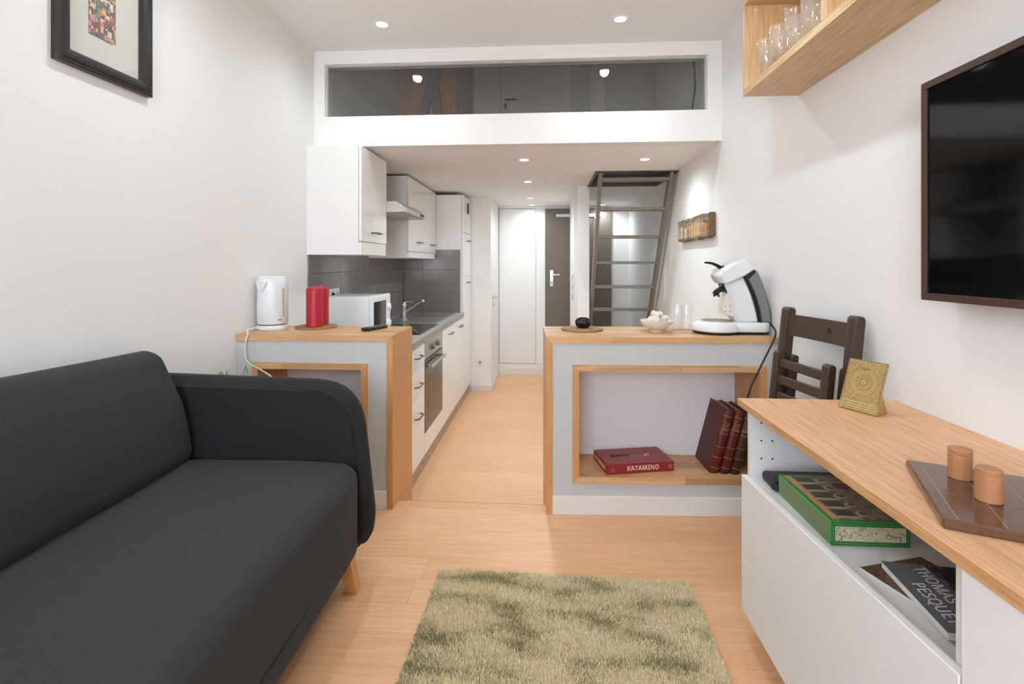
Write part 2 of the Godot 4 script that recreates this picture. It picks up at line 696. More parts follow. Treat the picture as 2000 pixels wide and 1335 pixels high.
	bx(s, WR - ft, WR - 0.001, LOFT - 0.008, LOFT + 0.1, hz1, hz0, 0.002)
	bx(s, hx0 + ft, WR - ft, LOFT - 0.008, LOFT + 0.1, hz0 - ft, hz0 + 0.004, 0.002)
	bx(s, hx0 + ft, WR - ft, LOFT - 0.008, LOFT + 0.1, hz1 - 0.004, hz1 + ft, 0.002)
	structure("trim_1", s, M.trim_brown, "taupe lining of the loft hatch around the ladder top")
	# hallway pieces
	s = S()
	bx(s, WL, -0.600, KF - 0.05, LOFT, BZ, -5.57)
	structure("wall_closet", s, M.wall, "white boxed-in wall beyond the tall kitchen cabinet")
	s = S()
	bx(s, 0.302, 0.412, KF - 0.05, LOFT, -6.22, -4.79)
	structure("wall_partition", s, M.wall, "white partition between the hallway and the ladder recess")
	s = S()
	bx(s, -0.815, -0.600, KF, KF + 0.072, -5.57, -5.558, 0.002)
	structure("baseboard_closet", s, M.skirting, "white skirting board at the boxed-in hallway wall")
	s = S()
	bx(s, -0.600, -0.588, KF, KF + 0.072, BZ + 0.012, -5.558, 0.002)
	structure("baseboard_left", s, M.skirting, "white skirting board along the hallway side wall")
	s = S()
	bx(s, -0.588, 0.0, KF, KF + 0.072, BZ, BZ + 0.012, 0.002)
	structure("baseboard_far", s, M.skirting, "white skirting board below the white hallway door")
	# doors
	s = S()
	bx(s, -0.585, -0.123, -0.140, 1.8145, BZ + 0.004, BZ + 0.021, 0.0015)
	o = structure("door_1", s, M.satin_white, "flush white cupboard door at the end of the hallway")
	s = S()
	bx(s, -0.594, 0.0, 1.8205, LOFT, BZ, BZ + 0.020, 0.001)
	bx(s, -0.594, 0.0, KF + 0.072, -0.146, BZ, BZ + 0.012, 0.001)
	bx(s, -0.117, 0.0, -0.146, 1.8205, BZ, BZ + 0.020, 0.001)
	structure("trim_2", s, M.wall, "white casing round the hallway cupboard door")
	s = S()
	box(s, Vector3(0, 0, 0), Vector3(0.83, 2.105, 0.03), 0.003)
	o = structure("door_2", s, M.taupe_dark, "taupe entrance door partly hidden by the partition and ladder")
	o.position = Vector3(0.412, 0.763, BZ + 0.016)
	s = S()
	bx(s, -0.352, -0.310, 0.07, 0.28, 0.015, 0.022, 0.003)
	var pl := obj("handle_plate", s, M.chrome, o)
	s = S()
	tube(s, [Vector3(-0.331, 0.215, 0.02), Vector3(-0.331, 0.215, 0.06), Vector3(-0.325, 0.216, 0.065), Vector3(-0.23, 0.222, 0.065)], 0.008, 8)
	obj("lever", s, M.chrome, pl)
	s = S()
	lathe(s, [Vector2(0.0, 0.0), Vector2(0.009, 0.0), Vector2(0.009, 0.006), Vector2(0.0, 0.006)], 12, Transform3D(Basis(Vector3.RIGHT, PI / 2), Vector3(-0.331, 0.12, 0.021)))
	obj("lock", s, M.handle, pl)
	# side door handle on the boxed-in wall
	s = S()
	bx(s, -0.600, -0.594, KF + 0.075, 1.80, -6.40, -5.66, 0.001)
	o = structure("door_3", s, M.satin_white, "white flush door in the hallway side wall, seen edge on")
	s = S()
	box(s, Vector3(-0.590, 0.74, -5.74), Vector3(0.008, 0.05, 0.05), 0.003)
	tube(s, [Vector3(-0.59, 0.74, -5.74), Vector3(-0.545, 0.74, -5.74), Vector3(-0.540, 0.74, -5.75), Vector3(-0.538, 0.74, -5.86)], 0.008, 8)
	obj("handle", s, M.chrome, o)
	s = S()
	box(s, Vector3(-0.590, 0.66, -5.74), Vector3(0.008, 0.05, 0.05), 0.003)
	box(s, Vector3(-0.575, 0.66, -5.74), Vector3(0.024, 0.012, 0.03), 0.003)
	obj("lock", s, M.chrome, o)
	# skirting behind the sofa and round the living room
	s = S()
	bx(s, WL, WL + 0.012, 0.0, 0.08, -2.25, NZ)
	structure("baseboard_living", s, M.skirting, "white skirting board along the left wall behind the sofa")
	s = S()
	bx(s, WR - 0.012, WR, 0.0, 0.08, -2.22, NZ)
	structure("baseboard_right", s, M.skirting, "white skirting board along the right wall behind the console")
	# wall tiles: long glossy slate tiles with pale joints
	s = S()
	bx(s, WL, WL + 0.003, 0.63, 1.20, -5.05, -2.985)
	obj("grout_bed", s, M.grout, wl)
	var rows := [[0.632, 0.849], [0.852, 1.060], [1.063, 1.185]]
	var joints := [-2.985, -3.470, -4.055, -4.640, -5.048]
	rng.seed = 4
	for r in rows:
		for j in joints.size() - 1:
			s = S()
			box(s, Vector3.ZERO, Vector3(0.006, r[1] - r[0], joints[j] - joints[j + 1] - 0.003), 0.0012)
			obj("tile", s, M["tile%d" % rng.randi_range(0, 2)], wl).position = Vector3(WL + 0.006, (r[0] + r[1]) / 2.0, (joints[j] + joints[j + 1]) / 2.0 )
	s = S()
	bx(s, WL, -0.852, 0.63, 1.262, -5.058, -5.050)
	o = structure("wall_splashback", s, M.grout, "grey tiled splashback at the end of the kitchen worktop")
	var xs := [WL + 0.01, -1.235, -0.852]
	rows = [[0.632, 0.849], [0.852, 1.060], [1.063, 1.262]]
	for r in rows:
		for j in 2:
			s = S()
			box(s, Vector3.ZERO, Vector3(xs[j + 1] - xs[j] - 0.003, r[1] - r[0], 0.006), 0.0012)
			obj("tile", s, M["tile%d" % rng.randi_range(0, 2)], o).position = Vector3((xs[j] + xs[j + 1]) / 2.0, (r[0] + r[1]) / 2.0, -5.047)
	build_loft()


func build_loft() -> void:
	# the dim mezzanine room behind the long window
	var s := S()
	bx(s, WL, WR, LOFT + 0.1, 3.2, -4.96, -4.88)
	structure("wall_mezzanine", s, M.loft_wall, "grey back wall inside the dim mezzanine")
	s = S()
	bx(s, WL - 0.1, WR + 0.1, 3.2, 3.3, -4.96, FZ - 0.1)
	structure("ceiling_mezzanine", s, M.loft_wall, "plain ceiling inside the dim mezzanine")
	s = S()
	bx(s, WL, WR, CEIL, 3.2, FZ - 0.10, FZ - 0.02)
	structure("wall_mezzanine_front", s, M.loft_wall, "upper wall of the mezzanine above its window")
	s = S()
	bx(s, -1.40, -0.83, LOFT + 0.1, 3.1, -4.878, -4.84)
	tag(obj("plywood_sheet", s, M.plywood), "orange plywood sheet standing inside the mezzanine window", "board")
	var beams := [[Vector3(-1.36, 1.96, -4.80), Vector3(-1.02, 3.05, -4.80), "leaning roof timber nearest the left wall in the mezzanine"], [Vector3(-0.93, 1.96, -4.78), Vector3(-1.10, 3.05, -4.80), "leaning roof timber beside the dark post in the mezzanine"]]
	for b in beams:
		s = S()
		var d: Vector3 = b[1] - b[0]
		var x := Transform3D(Basis(Vector3.BACK, atan2(-d.x, d.y)), (b[0] + b[1]) / 2.0)
		box(s, Vector3.ZERO, Vector3(0.09, d.length(), 0.07), 0.006, x)
		tag(obj("roof_timber", s, M.beam), b[2], "beam", "timbers in the mezzanine")
	s = S()
	bx(s, -0.82, -0.70, LOFT + 0.1, 3.19, -4.88, -4.80, 0.004)
	tag(obj("dark_post", s, M.loft_dark), "dark square post in the mezzanine beside the plywood", "post")
	var t := thing("wardrobe_panel", "pale closed door with a dark handle inside the mezzanine", "door", Vector3(-0.12, LOFT + 0.1, -4.86))
	s = S()
	bx(s, -0.56, -0.31, 0.0, 1.2, -0.015, 0.015, 0.002)
	obj("side_leaf", s, M.loft_panel, t)
	s = S()
	bx(s, -0.30, 0.36, 0.0, 1.2, -0.015, 0.018, 0.002)
	obj("leaf", s, M.loft_panel, t)
	s = S()
	tube(s, [Vector3(-0.26, 0.73, 0.02), Vector3(-0.26, 0.73, 0.05), Vector3(-0.15, 0.735, 0.05)], 0.009, 8)
	box(s, Vector3(-0.26, 0.68, 0.021), Vector3(0.03, 0.05, 0.008), 0.002)
	obj("handle", s, M.handle, t)
	s = S()
	bx(s, 0.42, 0.56, LOFT + 0.1, 3.19, -4.88, -4.80, 0.004)
	tag(obj("pale_post", s, M.loft_panel), "pale square post in the mezzanine right of the closed door", "post")
	s = S()
	tube(s, curve([Vector3(0.945, 1.96, -3.30), Vector3(0.935, 2.1, -3.30), Vector3(0.952, 2.25, -3.30), Vector3(0.945, 2.5, -3.32)]), 0.006, 8)
	tag(obj("hanging_cable", s, M.black), "thin dark cable hanging at the right end of the mezzanine window", "cable")


# ---------------------------------------------------------------- counters
func counter(called: String, label: String, at: Vector3, turn: float, L: float, D: float, leg_right: bool, nx0: float, nx1: float, ny0: float, ny1: float, back: float) -> Node3D:
	var t := thing(called, label, "counter", at, turn)
	var H := 0.793
	var w := 0.028
	var dz := Transform3D(Basis(), Vector3(0, 0, -D / 2.0))
	var s := S()
	var x0 := 0.0 if leg_right else w
	var x1 := L - w if leg_right else L
	if leg_right:
		prism(s, PackedVector2Array([Vector2(0, H - w), Vector2(x1, H - w), Vector2(L, H), Vector2(0, H)]), D, 0.0, dz)
	else:
		prism(s, PackedVector2Array([Vector2(x0, H - w), Vector2(L, H - w), Vector2(L, H), Vector2(0, H)]), D, 0.0, dz)
	obj("worktop", s, M.beech_x, t)
	s = S()
	var step := STEP - at.z
	if leg_right:
		prism(s, PackedVector2Array([Vector2(x1, 0), Vector2(L, 0), Vector2(L, H), Vector2(x1, H - w)]), D, 0.0, dz)
		bx(s, x1, L, KF, 0.0, -D, step - 0.004)
	else:
		prism(s, PackedVector2Array([Vector2(0, 0), Vector2(x0, 0), Vector2(x0, H - w), Vector2(0, H)]), D, 0.0, dz)
		bx(s, 0, x0, KF, 0.0, -D, step - 0.012)
	obj("end_panel", s, M.beech_y, t)
	s = S()
	var f := -0.006
	var top := H - w
	bx(s, x0, x1, ny1, top, -D, f)
	bx(s, x0, x1, 0.0, ny0, -D, f)
	bx(s, x0, nx0, ny0, ny1, -D, f)
	bx(s, nx1, x1, ny0, ny1, -D, f)
	bx(s, nx0, nx1, ny0, ny1, -D, -back - 0.002)
	bx(s, x0, x1, KF, 0.0, -D, step - 0.045)
	obj("body", s, M.panel_white, t)
	s = S()
	bx(s, nx0 + 0.03, nx1 - 0.03, ny0 + 0.03, ny1 - 0.03, -back - 0.002, -back + 0.003)
	obj("niche_back", s, M.niche_white, t)
	s = S()
	bx(s, x0, x1, 0.0, 0.083, f, 0.004, 0.002)
	obj("skirting", s, M.skirting, t)
	# mitred frame of the niche
	var k := 0.029
	var fz := Transform3D(Basis(), Vector3(0, 0, (0.003 - back) / 2.0))
	var fd := back + 0.003
	for q in [[Vector2(nx0, ny0), Vector2(nx1, ny0), Vector2(nx1 - k, ny0 + k), Vector2(nx0 + k, ny0 + k)], [Vector2(nx0, ny1), Vector2(nx1, ny1), Vector2(nx1 - k, ny1 - k), Vector2(nx0 + k, ny1 - k)]]:
		s = S()
		prism(s, PackedVector2Array(q), fd, 0.0, fz)
		obj("niche_board", s, M.beech_x, t)
	for q in [[Vector2(nx0, ny0), Vector2(nx0, ny1), Vector2(nx0 + k, ny1 - k), Vector2(nx0 + k, ny0 + k)], [Vector2(nx1, ny0), Vector2(nx1, ny1), Vector2(nx1 - k, ny1 - k), Vector2(nx1 - k, ny0 + k)]]:
		s = S()
		prism(s, PackedVector2Array(q), fd, 0.0, fz)
		obj("niche_board", s, M.beech_y, t)
	return t


# ---------------------------------------------------------------- kitchen
func bar_handle(parent: Node, c: Vector3, length: float, out := Vector3(1, 0, 0)) -> void:
	# a bow handle along z standing off towards +x
	var s := S()
	var h := length / 2.0
	box(s, c + Vector3(0.028, 0, 0), Vector3(0.008, 0.010, length * 0.72), 0.002)
	for sg in [-1.0, 1.0]:
		tube(s, [c + Vector3(0.0, 0, sg * h), c + Vector3(0.028, 0, sg * h * 0.72)], 0.005, 6)
	obj("handle", s, M.handle, parent)


func cabinet_front(parent: Node, called: String, x: float, y0: float, y1: float, z0: float, z1: float, m: Material, handle_y := -9.0, handle_z := 0.0) -> void:
	var s := S()
	bx(s, x - 0.018, x, y0, y1, z0, z1, 0.0015)
	var o := obj(called, s, m, parent)
	if handle_y > -8.0:
		bar_handle(o, Vector3(x, handle_y, handle_z), 0.15)


func build_kitchen() -> void:
	var FX := -0.822
	var s: SurfaceTool
	# base units
	var t := thing("base_cabinet", "white base cabinet behind the left counter, mostly hidden", "cabinet")
	s = S()
	bx(s, WL, FX - 0.02, -0.19, 0.593, -3.015, -2.625)
	obj("body", s, M.satin_white, t)
	cabinet_front(t, "door", FX, -0.187, 0.588, -3.012, -2.628, M.gloss_white, 0.52, -2.82)
	t = thing("drawer_cabinet", "white kitchen drawer unit with three grey bow handles beside the oven", "cabinet")
	s = S()
	bx(s, WL, FX - 0.02, -0.19, 0.593, -3.418, -3.017)
	obj("body", s, M.satin_white, t)
	for d in [[0.4245, 0.588, 0.519], [0.2545, 0.4215, 0.338], [-0.187, 0.2515, 0.137]]:
		cabinet_front(t, "drawer", FX, d[0], d[1], -3.415, -3.020, M.gloss_white, d[2], -3.218)
	# oven
	t = thing("oven", "built-in stainless oven with dark glass door and two round knobs", "oven")
	s = S()
	bx(s, WL, FX - 0.03, -0.19, 0.593, -4.012, -3.422)
	obj("body", s, M.satin_white, t)
	s = S()
	bx(s, FX - 0.028, FX, -0.187, -0.045, -4.010, -3.424, 0.0015)
	obj("lower_panel", s, M.gloss_white, t)
	s = S()
	bx(s, FX - 0.028, FX + 0.002, 0.462, 0.590, -4.010, -3.424, 0.002)
	var cp := obj("control_panel", s, M.steel, t)
	for z in [-3.62, -3.80]:
		s = S()
		lathe(s, [Vector2(0.0, 0.0), Vector2(0.023, 0.0), Vector2(0.022, 0.004), Vector2(0.019, 0.020), Vector2(0.0, 0.021)], 20, Transform3D(Basis(Vector3.BACK, -PI / 2), Vector3(FX + 0.002, 0.524, z)))
		obj("knob", s, M.taupe_dark, cp)
	s = S()
	bx(s, FX - 0.028, FX + 0.002, -0.042, 0.452, -4.010, -3.424, 0.003)
	var dr := obj("door", s, M.oven_glass, t)
	s = S()
	bx(s, FX + 0.002, FX + 0.003, 0.02, 0.33, -3.93, -3.505)
	obj("window_pane", s, M.black_glass, dr)
	s = S()
	bx(s, FX + 0.030, FX + 0.044, 0.395, 0.420, -3.96, -3.475, 0.005)
	for z in [-3.94, -3.495]:
		bx(s, FX + 0.002, FX + 0.034, 0.398, 0.416, z - 0.012, z + 0.012, 0.003)
	obj("handle", s, M.steel, dr)
	var names := ["white kitchen base cabinet door next to the oven", "white kitchen base cabinet next to the tall cabinet"]
	for i in 2:
		var z0 := -4.016 - i * 0.517
		t = thing("base_cabinet", names[i], "cabinet")
		s = S()
		if i == 0:
			bx(s, WL, FX - 0.02, -0.19, 0.593, z0 - 0.515, z0)
		else:
			# carcass open at the top for the sink bowl
			bx(s, WL, FX - 0.02, -0.19, -0.172, z0 - 0.515, z0)
			bx(s, WL, FX - 0.02, -0.172, 0.593, z0 - 0.016, z0)
			bx(s, WL, FX - 0.02, -0.172, 0.593, z0 - 0.515, z0 - 0.499)
			bx(s, WL, WL + 0.01, -0.172, 0.593, z0 - 0.499, z0 - 0.016)
		obj("body", s, M.satin_white, t)
		cabinet_front(t, "door", FX, -0.187, 0.588, z0 - 0.513, z0 - 0.002, M.gloss_white, 0.519, [-4.353, -4.858][i])
	s = S()
	bx(s, FX - 0.025, FX - 0.012, KF, -0.192, -3.418, -2.625)
	bx(s, FX - 0.025, FX - 0.012, KF, -0.192, -5.565, -3.422)
	tag(obj("kitchen_plinth", s, M.plinth), "beige plinth strip under the kitchen base units", "plinth")
	# worktop with a cut-out for the sink
	t = thing("kitchen_worktop", "grey laminate kitchen worktop over the oven and base units", "worktop")
	s = S()
	var wy0 := 0.594
	var wy1 := 0.630
	bx(s, WL + 0.009, -0.812, wy0, wy1, -4.56, -2.625)
	bx(s, WL + 0.009, -0.812, wy0, wy1, -5.049, -5.00)
	bx(s, WL + 0.009, -1.34, wy0, wy1, -5.00, -4.56)
	bx(s, -0.92, -0.812, wy0, wy1, -5.00, -4.56)
	obj("slab", s, M.worktop, t)
	s = S()
	bx(s, -0.812, -0.8105, wy0, wy1, -5.049, -2.625)
	obj("front_edge", s, M.worktop_edge, t)
	s = S()
	bx(s, -1.37, -0.86, 0.631, 0.637, -4.04, -3.445, 0.002)
	t = thing("ceramic_hob", "black glass hob set in the kitchen worktop above the oven", "hob")
	obj("glass_plate", s, M.black_glass, t)
	for c in [[-1.0, -3.60, 0.075], [-1.0, -3.89, 0.09], [-1.24, -3.60, 0.09], [-1.24, -3.89, 0.075]]:
		s = S()
		lathe(s, [Vector2(c[2] - 0.002, 0.0), Vector2(c[2], 0.0), Vector2(c[2], 0.0004), Vector2(c[2] - 0.002, 0.0004)], 36, Transform3D(Basis(), Vector3(c[0], 0.637, c[1])))
		obj("ring_mark", s, M.taupe, t)
	# sink
	t = thing("kitchen_sink", "stainless steel inset sink with drainer at the end of the worktop", "sink")
	s = S()
	bx(s, -1.37, -0.885, 0.631, 0.636, -4.55, -4.13, 0.002)
	bx(s, -1.37, -0.885, 0.631, 0.636, -5.03, -4.99, 0.002)
	bx(s, -1.37, -1.33, 0.631, 0.636, -4.99, -4.55)
	bx(s, -0.93, -0.885, 0.631, 0.636, -4.99, -4.55)
	obj("rim", s, M.steel, t)
	s = S()
	bx(s, -1.335, -1.33, 0.48, 0.631, -4.99, -4.565)
	bx(s, -0.93, -0.925, 0.48, 0.631, -4.99, -4.565)
	bx(s, -1.335, -0.925, 0.48, 0.631, -4.565, -4.560)
	bx(s, -1.335, -0.925, 0.48, 0.631, -4.995, -4.990)
	bx(s, -1.335, -0.925, 0.475, 0.48, -4.995, -4.560)
	obj("bowl", s, M.steel, t)
	for i in 6:
		s = S()
		bx(s, -1.15, -0.93, 0.636, 0.639, -4.47 + i * 0.05, -4.45 + i * 0.05, 0.0015)
		obj("drainer_rib", s, M.steel, t)
	# mixer tap
	t = thing("mixer_tap", "chrome single-lever mixer tap at the kitchen sink", "tap", Vector3(-1.262, 0.636, -4.45))
	s = S()
	lathe(s, [Vector2(0.0, 0.0), Vector2(0.032, 0.0), Vector2(0.032, 0.008), Vector2(0.024, 0.014), Vector2(0.022, 0.095), Vector2(0.026, 0.10), Vector2(0.026, 0.125), Vector2(0.018, 0.138), Vector2(0.0, 0.14)], 24)
	obj("body", s, M.chrome, t)
	s = S()
	tube(s, curve([Vector3(0.015, 0.05, 0.0), Vector3(0.06, 0.085, 0.004), Vector3(0.14, 0.145, 0.01), Vector3(0.175, 0.158, 0.012), Vector3(0.185, 0.145, 0.012)]), 0.011, 12)
	obj("spout", s, M.chrome, t)
	s = S()
	tube(s, [Vector3(0.0, 0.135, 0.0), Vector3(0.03, 0.147, 0.0), Vector3(0.10, 0.142, 0.0)], [0.012, 0.008, 0.005], 8)
	obj("lever", s, M.chrome, t)
	# microwave
	t = thing("microwave_oven", "white microwave with dark glass door on the kitchen worktop", "microwave", Vector3(-1.089, 0.63, -3.255))
	s = S()
	rbox(s, Vector3(0.30, 0.275, 0.36), 0.008, 2, 2, Transform3D(Basis(), Vector3(-0.152, 0.1475, 0)))
	obj("body", s, M.white_body, t)
	for q in [[-0.04, -0.15], [-0.04, 0.15], [-0.26, -0.15], [-0.26, 0.15]]:
		s = S()
		bx(s, q[0] - 0.015, q[0] + 0.015, 0.0, 0.012, q[1] - 0.015, q[1] + 0.015)
		obj("foot", s, M.black, t)
	s = S()
	rbox(s, Vector3(0.03, 0.285, 0.37), 0.012, 3, 2, Transform3D(Basis(), Vector3(0.008, 0.1475, 0)))
	var fr := obj("front_frame", s, M.white_body, t)
	s = S()
	bx(s, 0.021, 0.0245, 0.045, 0.250, -0.080, 0.160, 0.001)
	obj("door_glass", s, M.black_glass, fr)
	for y in [0.20, 0.09]:
		s = S()
		lathe(s, [Vector2(0.0, 0.0), Vector2(0.026, 0.0), Vector2(0.024, 0.012), Vector2(0.018, 0.016), Vector2(0.0, 0.016)], 20, Transform3D(Basis(Vector3.BACK, -PI / 2), Vector3(0.023, y, -0.135)))
		obj("knob", s, M.white_body, fr)
	s = S()
	bx(s, -0.20, -0.05, 0.045, 0.047, 0.1800, 0.1810)
	obj("vent_line", s, M.gauge, t)
	# wall sockets on the tiles
	t = thing("wall_socket", "white double socket on the tiles behind the red candles", "socket")
	s = S()
	bx(s, WL + 0.009, WL + 0.020, 0.875, 0.955, -3.42, -3.27, 0.003)
	obj("plate", s, M.white_plastic, t)
	for z in [-3.307, -3.383]:
		s = S()
		lathe(s, [Vector2(0.0, 0.0), Vector2(0.019, 0.0), Vector2(0.019, 0.001), Vector2(0.0, 0.001)], 18, Transform3D(Basis(Vector3.BACK, -PI / 2), Vector3(WL + 0.0201, 0.915, z)))
		obj("outlet", s, M.gauge, t)
	s = S()
	tube(s, curve([Vector3(WL + 0.021, 0.915, -3.307), Vector3(WL + 0.030, 0.913, -3.307), Vector3(WL + 0.030, 0.89, -3.310), Vector3(WL + 0.026, 0.80, -3.32), Vector3(WL + 0.024, 0.66, -3.35), Vector3(WL + 0.022, 0.636, -3.4)]), [0.014, 0.014, 0.014, 0.014, 0.014, 0.012, 0.010, 0.008, 0.006, 0.004, 0.004, 0.004, 0.004, 0.004, 0.004, 0.004, 0.004, 0.004, 0.004, 0.004, 0.004, 0.004, 0.004, 0.004, 0.004, 0.004, 0.004, 0.004, 0.004, 0.004, 0.004, 0.004, 0.004, 0.004, 0.004, 0.004, 0.004, 0.004, 0.004, 0.004, 0.004], 8)
	tag(obj("power_plug", s, M.black), "black plug and lead in the tiled wall socket", "plug")
	# wall cabinets
	t = thing("wall_cabinet", "glossy white wall cabinet at the front under the mezzanine", "cabinet")
	s = S()
	bx(s, WL, -1.12, 1.175, 1.832, -3.456, -2.975, 0.001)
	obj("body", s, M.satin_white, t)
	s = S()
	bx(s, -1.12, -1.101, 1.176, 1.252, -3.44, -2.978)
	obj("pelmet", s, M.satin_white, t)
	cabinet_front(t, "door", -1.10, 1.256, 1.828, -3.454, -2.977, M.gloss_white, 1.316, -3.222)
	t = thing("wall_cabinet", "pair of glossy white wall cabinet doors beyond the extractor hood", "cabinet")
	s = S()
	bx(s, WL, -1.12, 1.168, 1.832, -5.048, -4.03, 0.001)
	obj("body", s, M.satin_white, t)
	s = S()
	bx(s, -1.12, -1.101, 1.170, 1.218, -5.0, -4.034)
	obj("pelmet", s, M.satin_white, t)
	cabinet_front(t, "door", -1.10, 1.222, 1.828, -4.618, -4.032, M.gloss_white, 1.303, -4.36)
	cabinet_front(t, "door", -1.10, 1.222, 1.828, -5.045, -4.621, M.gloss_white, 1.301, -4.87)
	# extractor hood
	t = thing("extractor_hood", "slim brushed metal extractor hood between the wall cabinets", "hood")
	s = S()
	var hz := Transform3D(Basis(), Vector3(0, 0, -3.743))
	prism(s, PackedVector2Array([Vector2(WL + 0.001, 1.478), Vector2(-0.958, 1.478), Vector2(-0.958, 1.506), Vector2(-1.03, 1.557), Vector2(WL + 0.001, 1.557)]), 0.57, 0.002, hz)
	obj("body", s, M.hood_metal, t)
	s = S()
	bx(s, -0.9585, -0.9565, 1.480, 1.504, -4.026, -3.460)
	var strip := obj("front_strip", s, M.hood_metal, t)
	for i in 3:
		s = S()
		bx(s, -0.9565, -0.951, 1.484, 1.500, -3.93 + i * 0.035, -3.905 + i * 0.035, 0.002)
		obj("switch", s, M.black, strip)
	s = S()
	for i in 12:
		bx(s, -1.40, -0.99, 1.472, 1.477, -4.01 + i * 0.044, -3.985 + i * 0.044)
	obj("grease_filter", s, M.gauge, t)
	# tall cabinet
	t = thing("tall_cabinet", "tall white kitchen cabinet at the end of the worktop", "cabinet")
	s = S()
	bx(s, WL + 0.010, -0.842, -0.19, 1.815, -5.565, -5.060, 0.001)
	obj("body", s, M.satin_white, t)
	cabinet_front(t, "door", -0.822, -0.187, 0.990, -5.562, -5.063, M.gloss_white, 0.925, -5.33)
	cabinet_front(t, "door", -0.822, 0.994, 1.436, -5.562, -5.063, M.gloss_white, 1.361, -5.36)
	cabinet_front(t, "door", -0.822, 1.440, 1.812, -5.562, -5.063, M.gloss_white)
	s = S()
	var ring := []
	for k in 33:
		ring.append(Vector3(-0.8150, 1.702 + 0.055 * sin(TAU * k / 32.0), -5.335 + 0.03 * cos(TAU * k / 32.0)))
	tube(s, ring, 0.006, 8, false)
	tag(obj("oval_hanger", s, M.handle), "small oval ring hung high on the tall kitchen cabinet", "hanger")
	# switches
	t = thing("light_switch", "white double light switch beside the tall cabinet", "switch")
	s = S()
	bx(s, -0.755, -0.675, 0.865, 1.015, -5.570, -5.562, 0.003)
	obj("plate", s, M.white_plastic, t)
	for y in [0.903, 0.977]:
		s = S()
		bx(s, -0.738, -0.692, y - 0.026, y + 0.026, -5.562, -5.557, 0.002)
		obj("rocker", s, M.gloss_white, t)
	t = thing("wall_socket", "low white wall socket above the hallway skirting board", "socket")
	s = S()
	bx(s, -0.760, -0.680, -0.010, 0.070, -5.570, -5.562, 0.003)
	obj("plate", s, M.white_plastic, t)
	s = S()
	lathe(s, [Vector2(0.0, 0.0), Vector2(0.02, 0.0), Vector2(0.02, 0.001), Vector2(0.0, 0.001)], 18, Transform3D(Basis(Vector3.RIGHT, PI / 2), Vector3(-0.72, 0.03, -5.5619)))
	obj("outlet", s, M.gauge, t)
	t = thing("light_switch", "white switch column on the side of the partition", "switch")
	s = S()
	bx(s, 0.294, 0.302, 0.72, 1.02, -5.50, -5.42, 0.003)
	obj("plate", s, M.white_plastic, t)
	for y in [0.77, 0.87, 0.97]:
		s = S()
		bx(s, 0.289, 0.294, y - 0.03, y + 0.03, -5.485, -5.435, 0.002)
		obj("rocker", s, M.gauge, t)
	# coat rail on the taupe door
	t = thing("coat_rail", "white coat rail with small hooks across the taupe door", "coat rail", Vector3(0.412, 1.728, BZ + 0.032))
	s = S()
	bx(s, -0.275, 0.285, -0.018, 0.018, 0.0, 0.016, 0.003)
	obj("board", s, M.white_plastic, t)
	for i in 5:
		s = S()
		var hx := -0.21 + i * 0.105
		tube(s, curve([Vector3(hx, -0.005, 0.016), Vector3(hx, -0.04, 0.03), Vector3(hx, -0.06, 0.045), Vector3(hx, -0.045, 0.06)], 4), 0.004, 6)
		obj("hook", s, M.chrome, t)


func build_ladder() -> void:
	var t := thing("loft_ladder", "taupe open-tread ladder leaning up to the loft hatch", "ladder")
	var k := 0.686
	var along := Vector2(k, 1.0).normalized()      # (z, y) going up the ladder towards the camera
	for x in [0.440, 0.995]:
		var s := S()
		var zt := -4.085
		var hb := 0.040
		var p := PackedVector2Array()
		# outline in (z, y): a plank 8 cm deep cut level at floor and at hatch
		for q in [[LOFT - 0.010, -hb], [LOFT - 0.010, hb], [KF, hb], [KF, -hb]]:
			p.append(Vector2(zt - (LOFT - q[0]) * k + q[1] / along.y, q[0]))
		prism(s, p, 0.028, 0.002, Transform3D(Basis(Vector3(0, 0, 1), Vector3(0, 1, 0), Vector3(-1, 0, 0)), Vector3(x, 0, 0)))
		obj("stile", s, M.taupe, t)
	for i in 9:
		var y := 1.795 - i * 0.2215
		var z := -4.085 - (LOFT - y) * k
		var s := S()
		box(s, Vector3(0.7175, y, z), Vector3(0.527, 0.026, 0.085), 0.003)
		obj("tread", s, M.taupe, t)


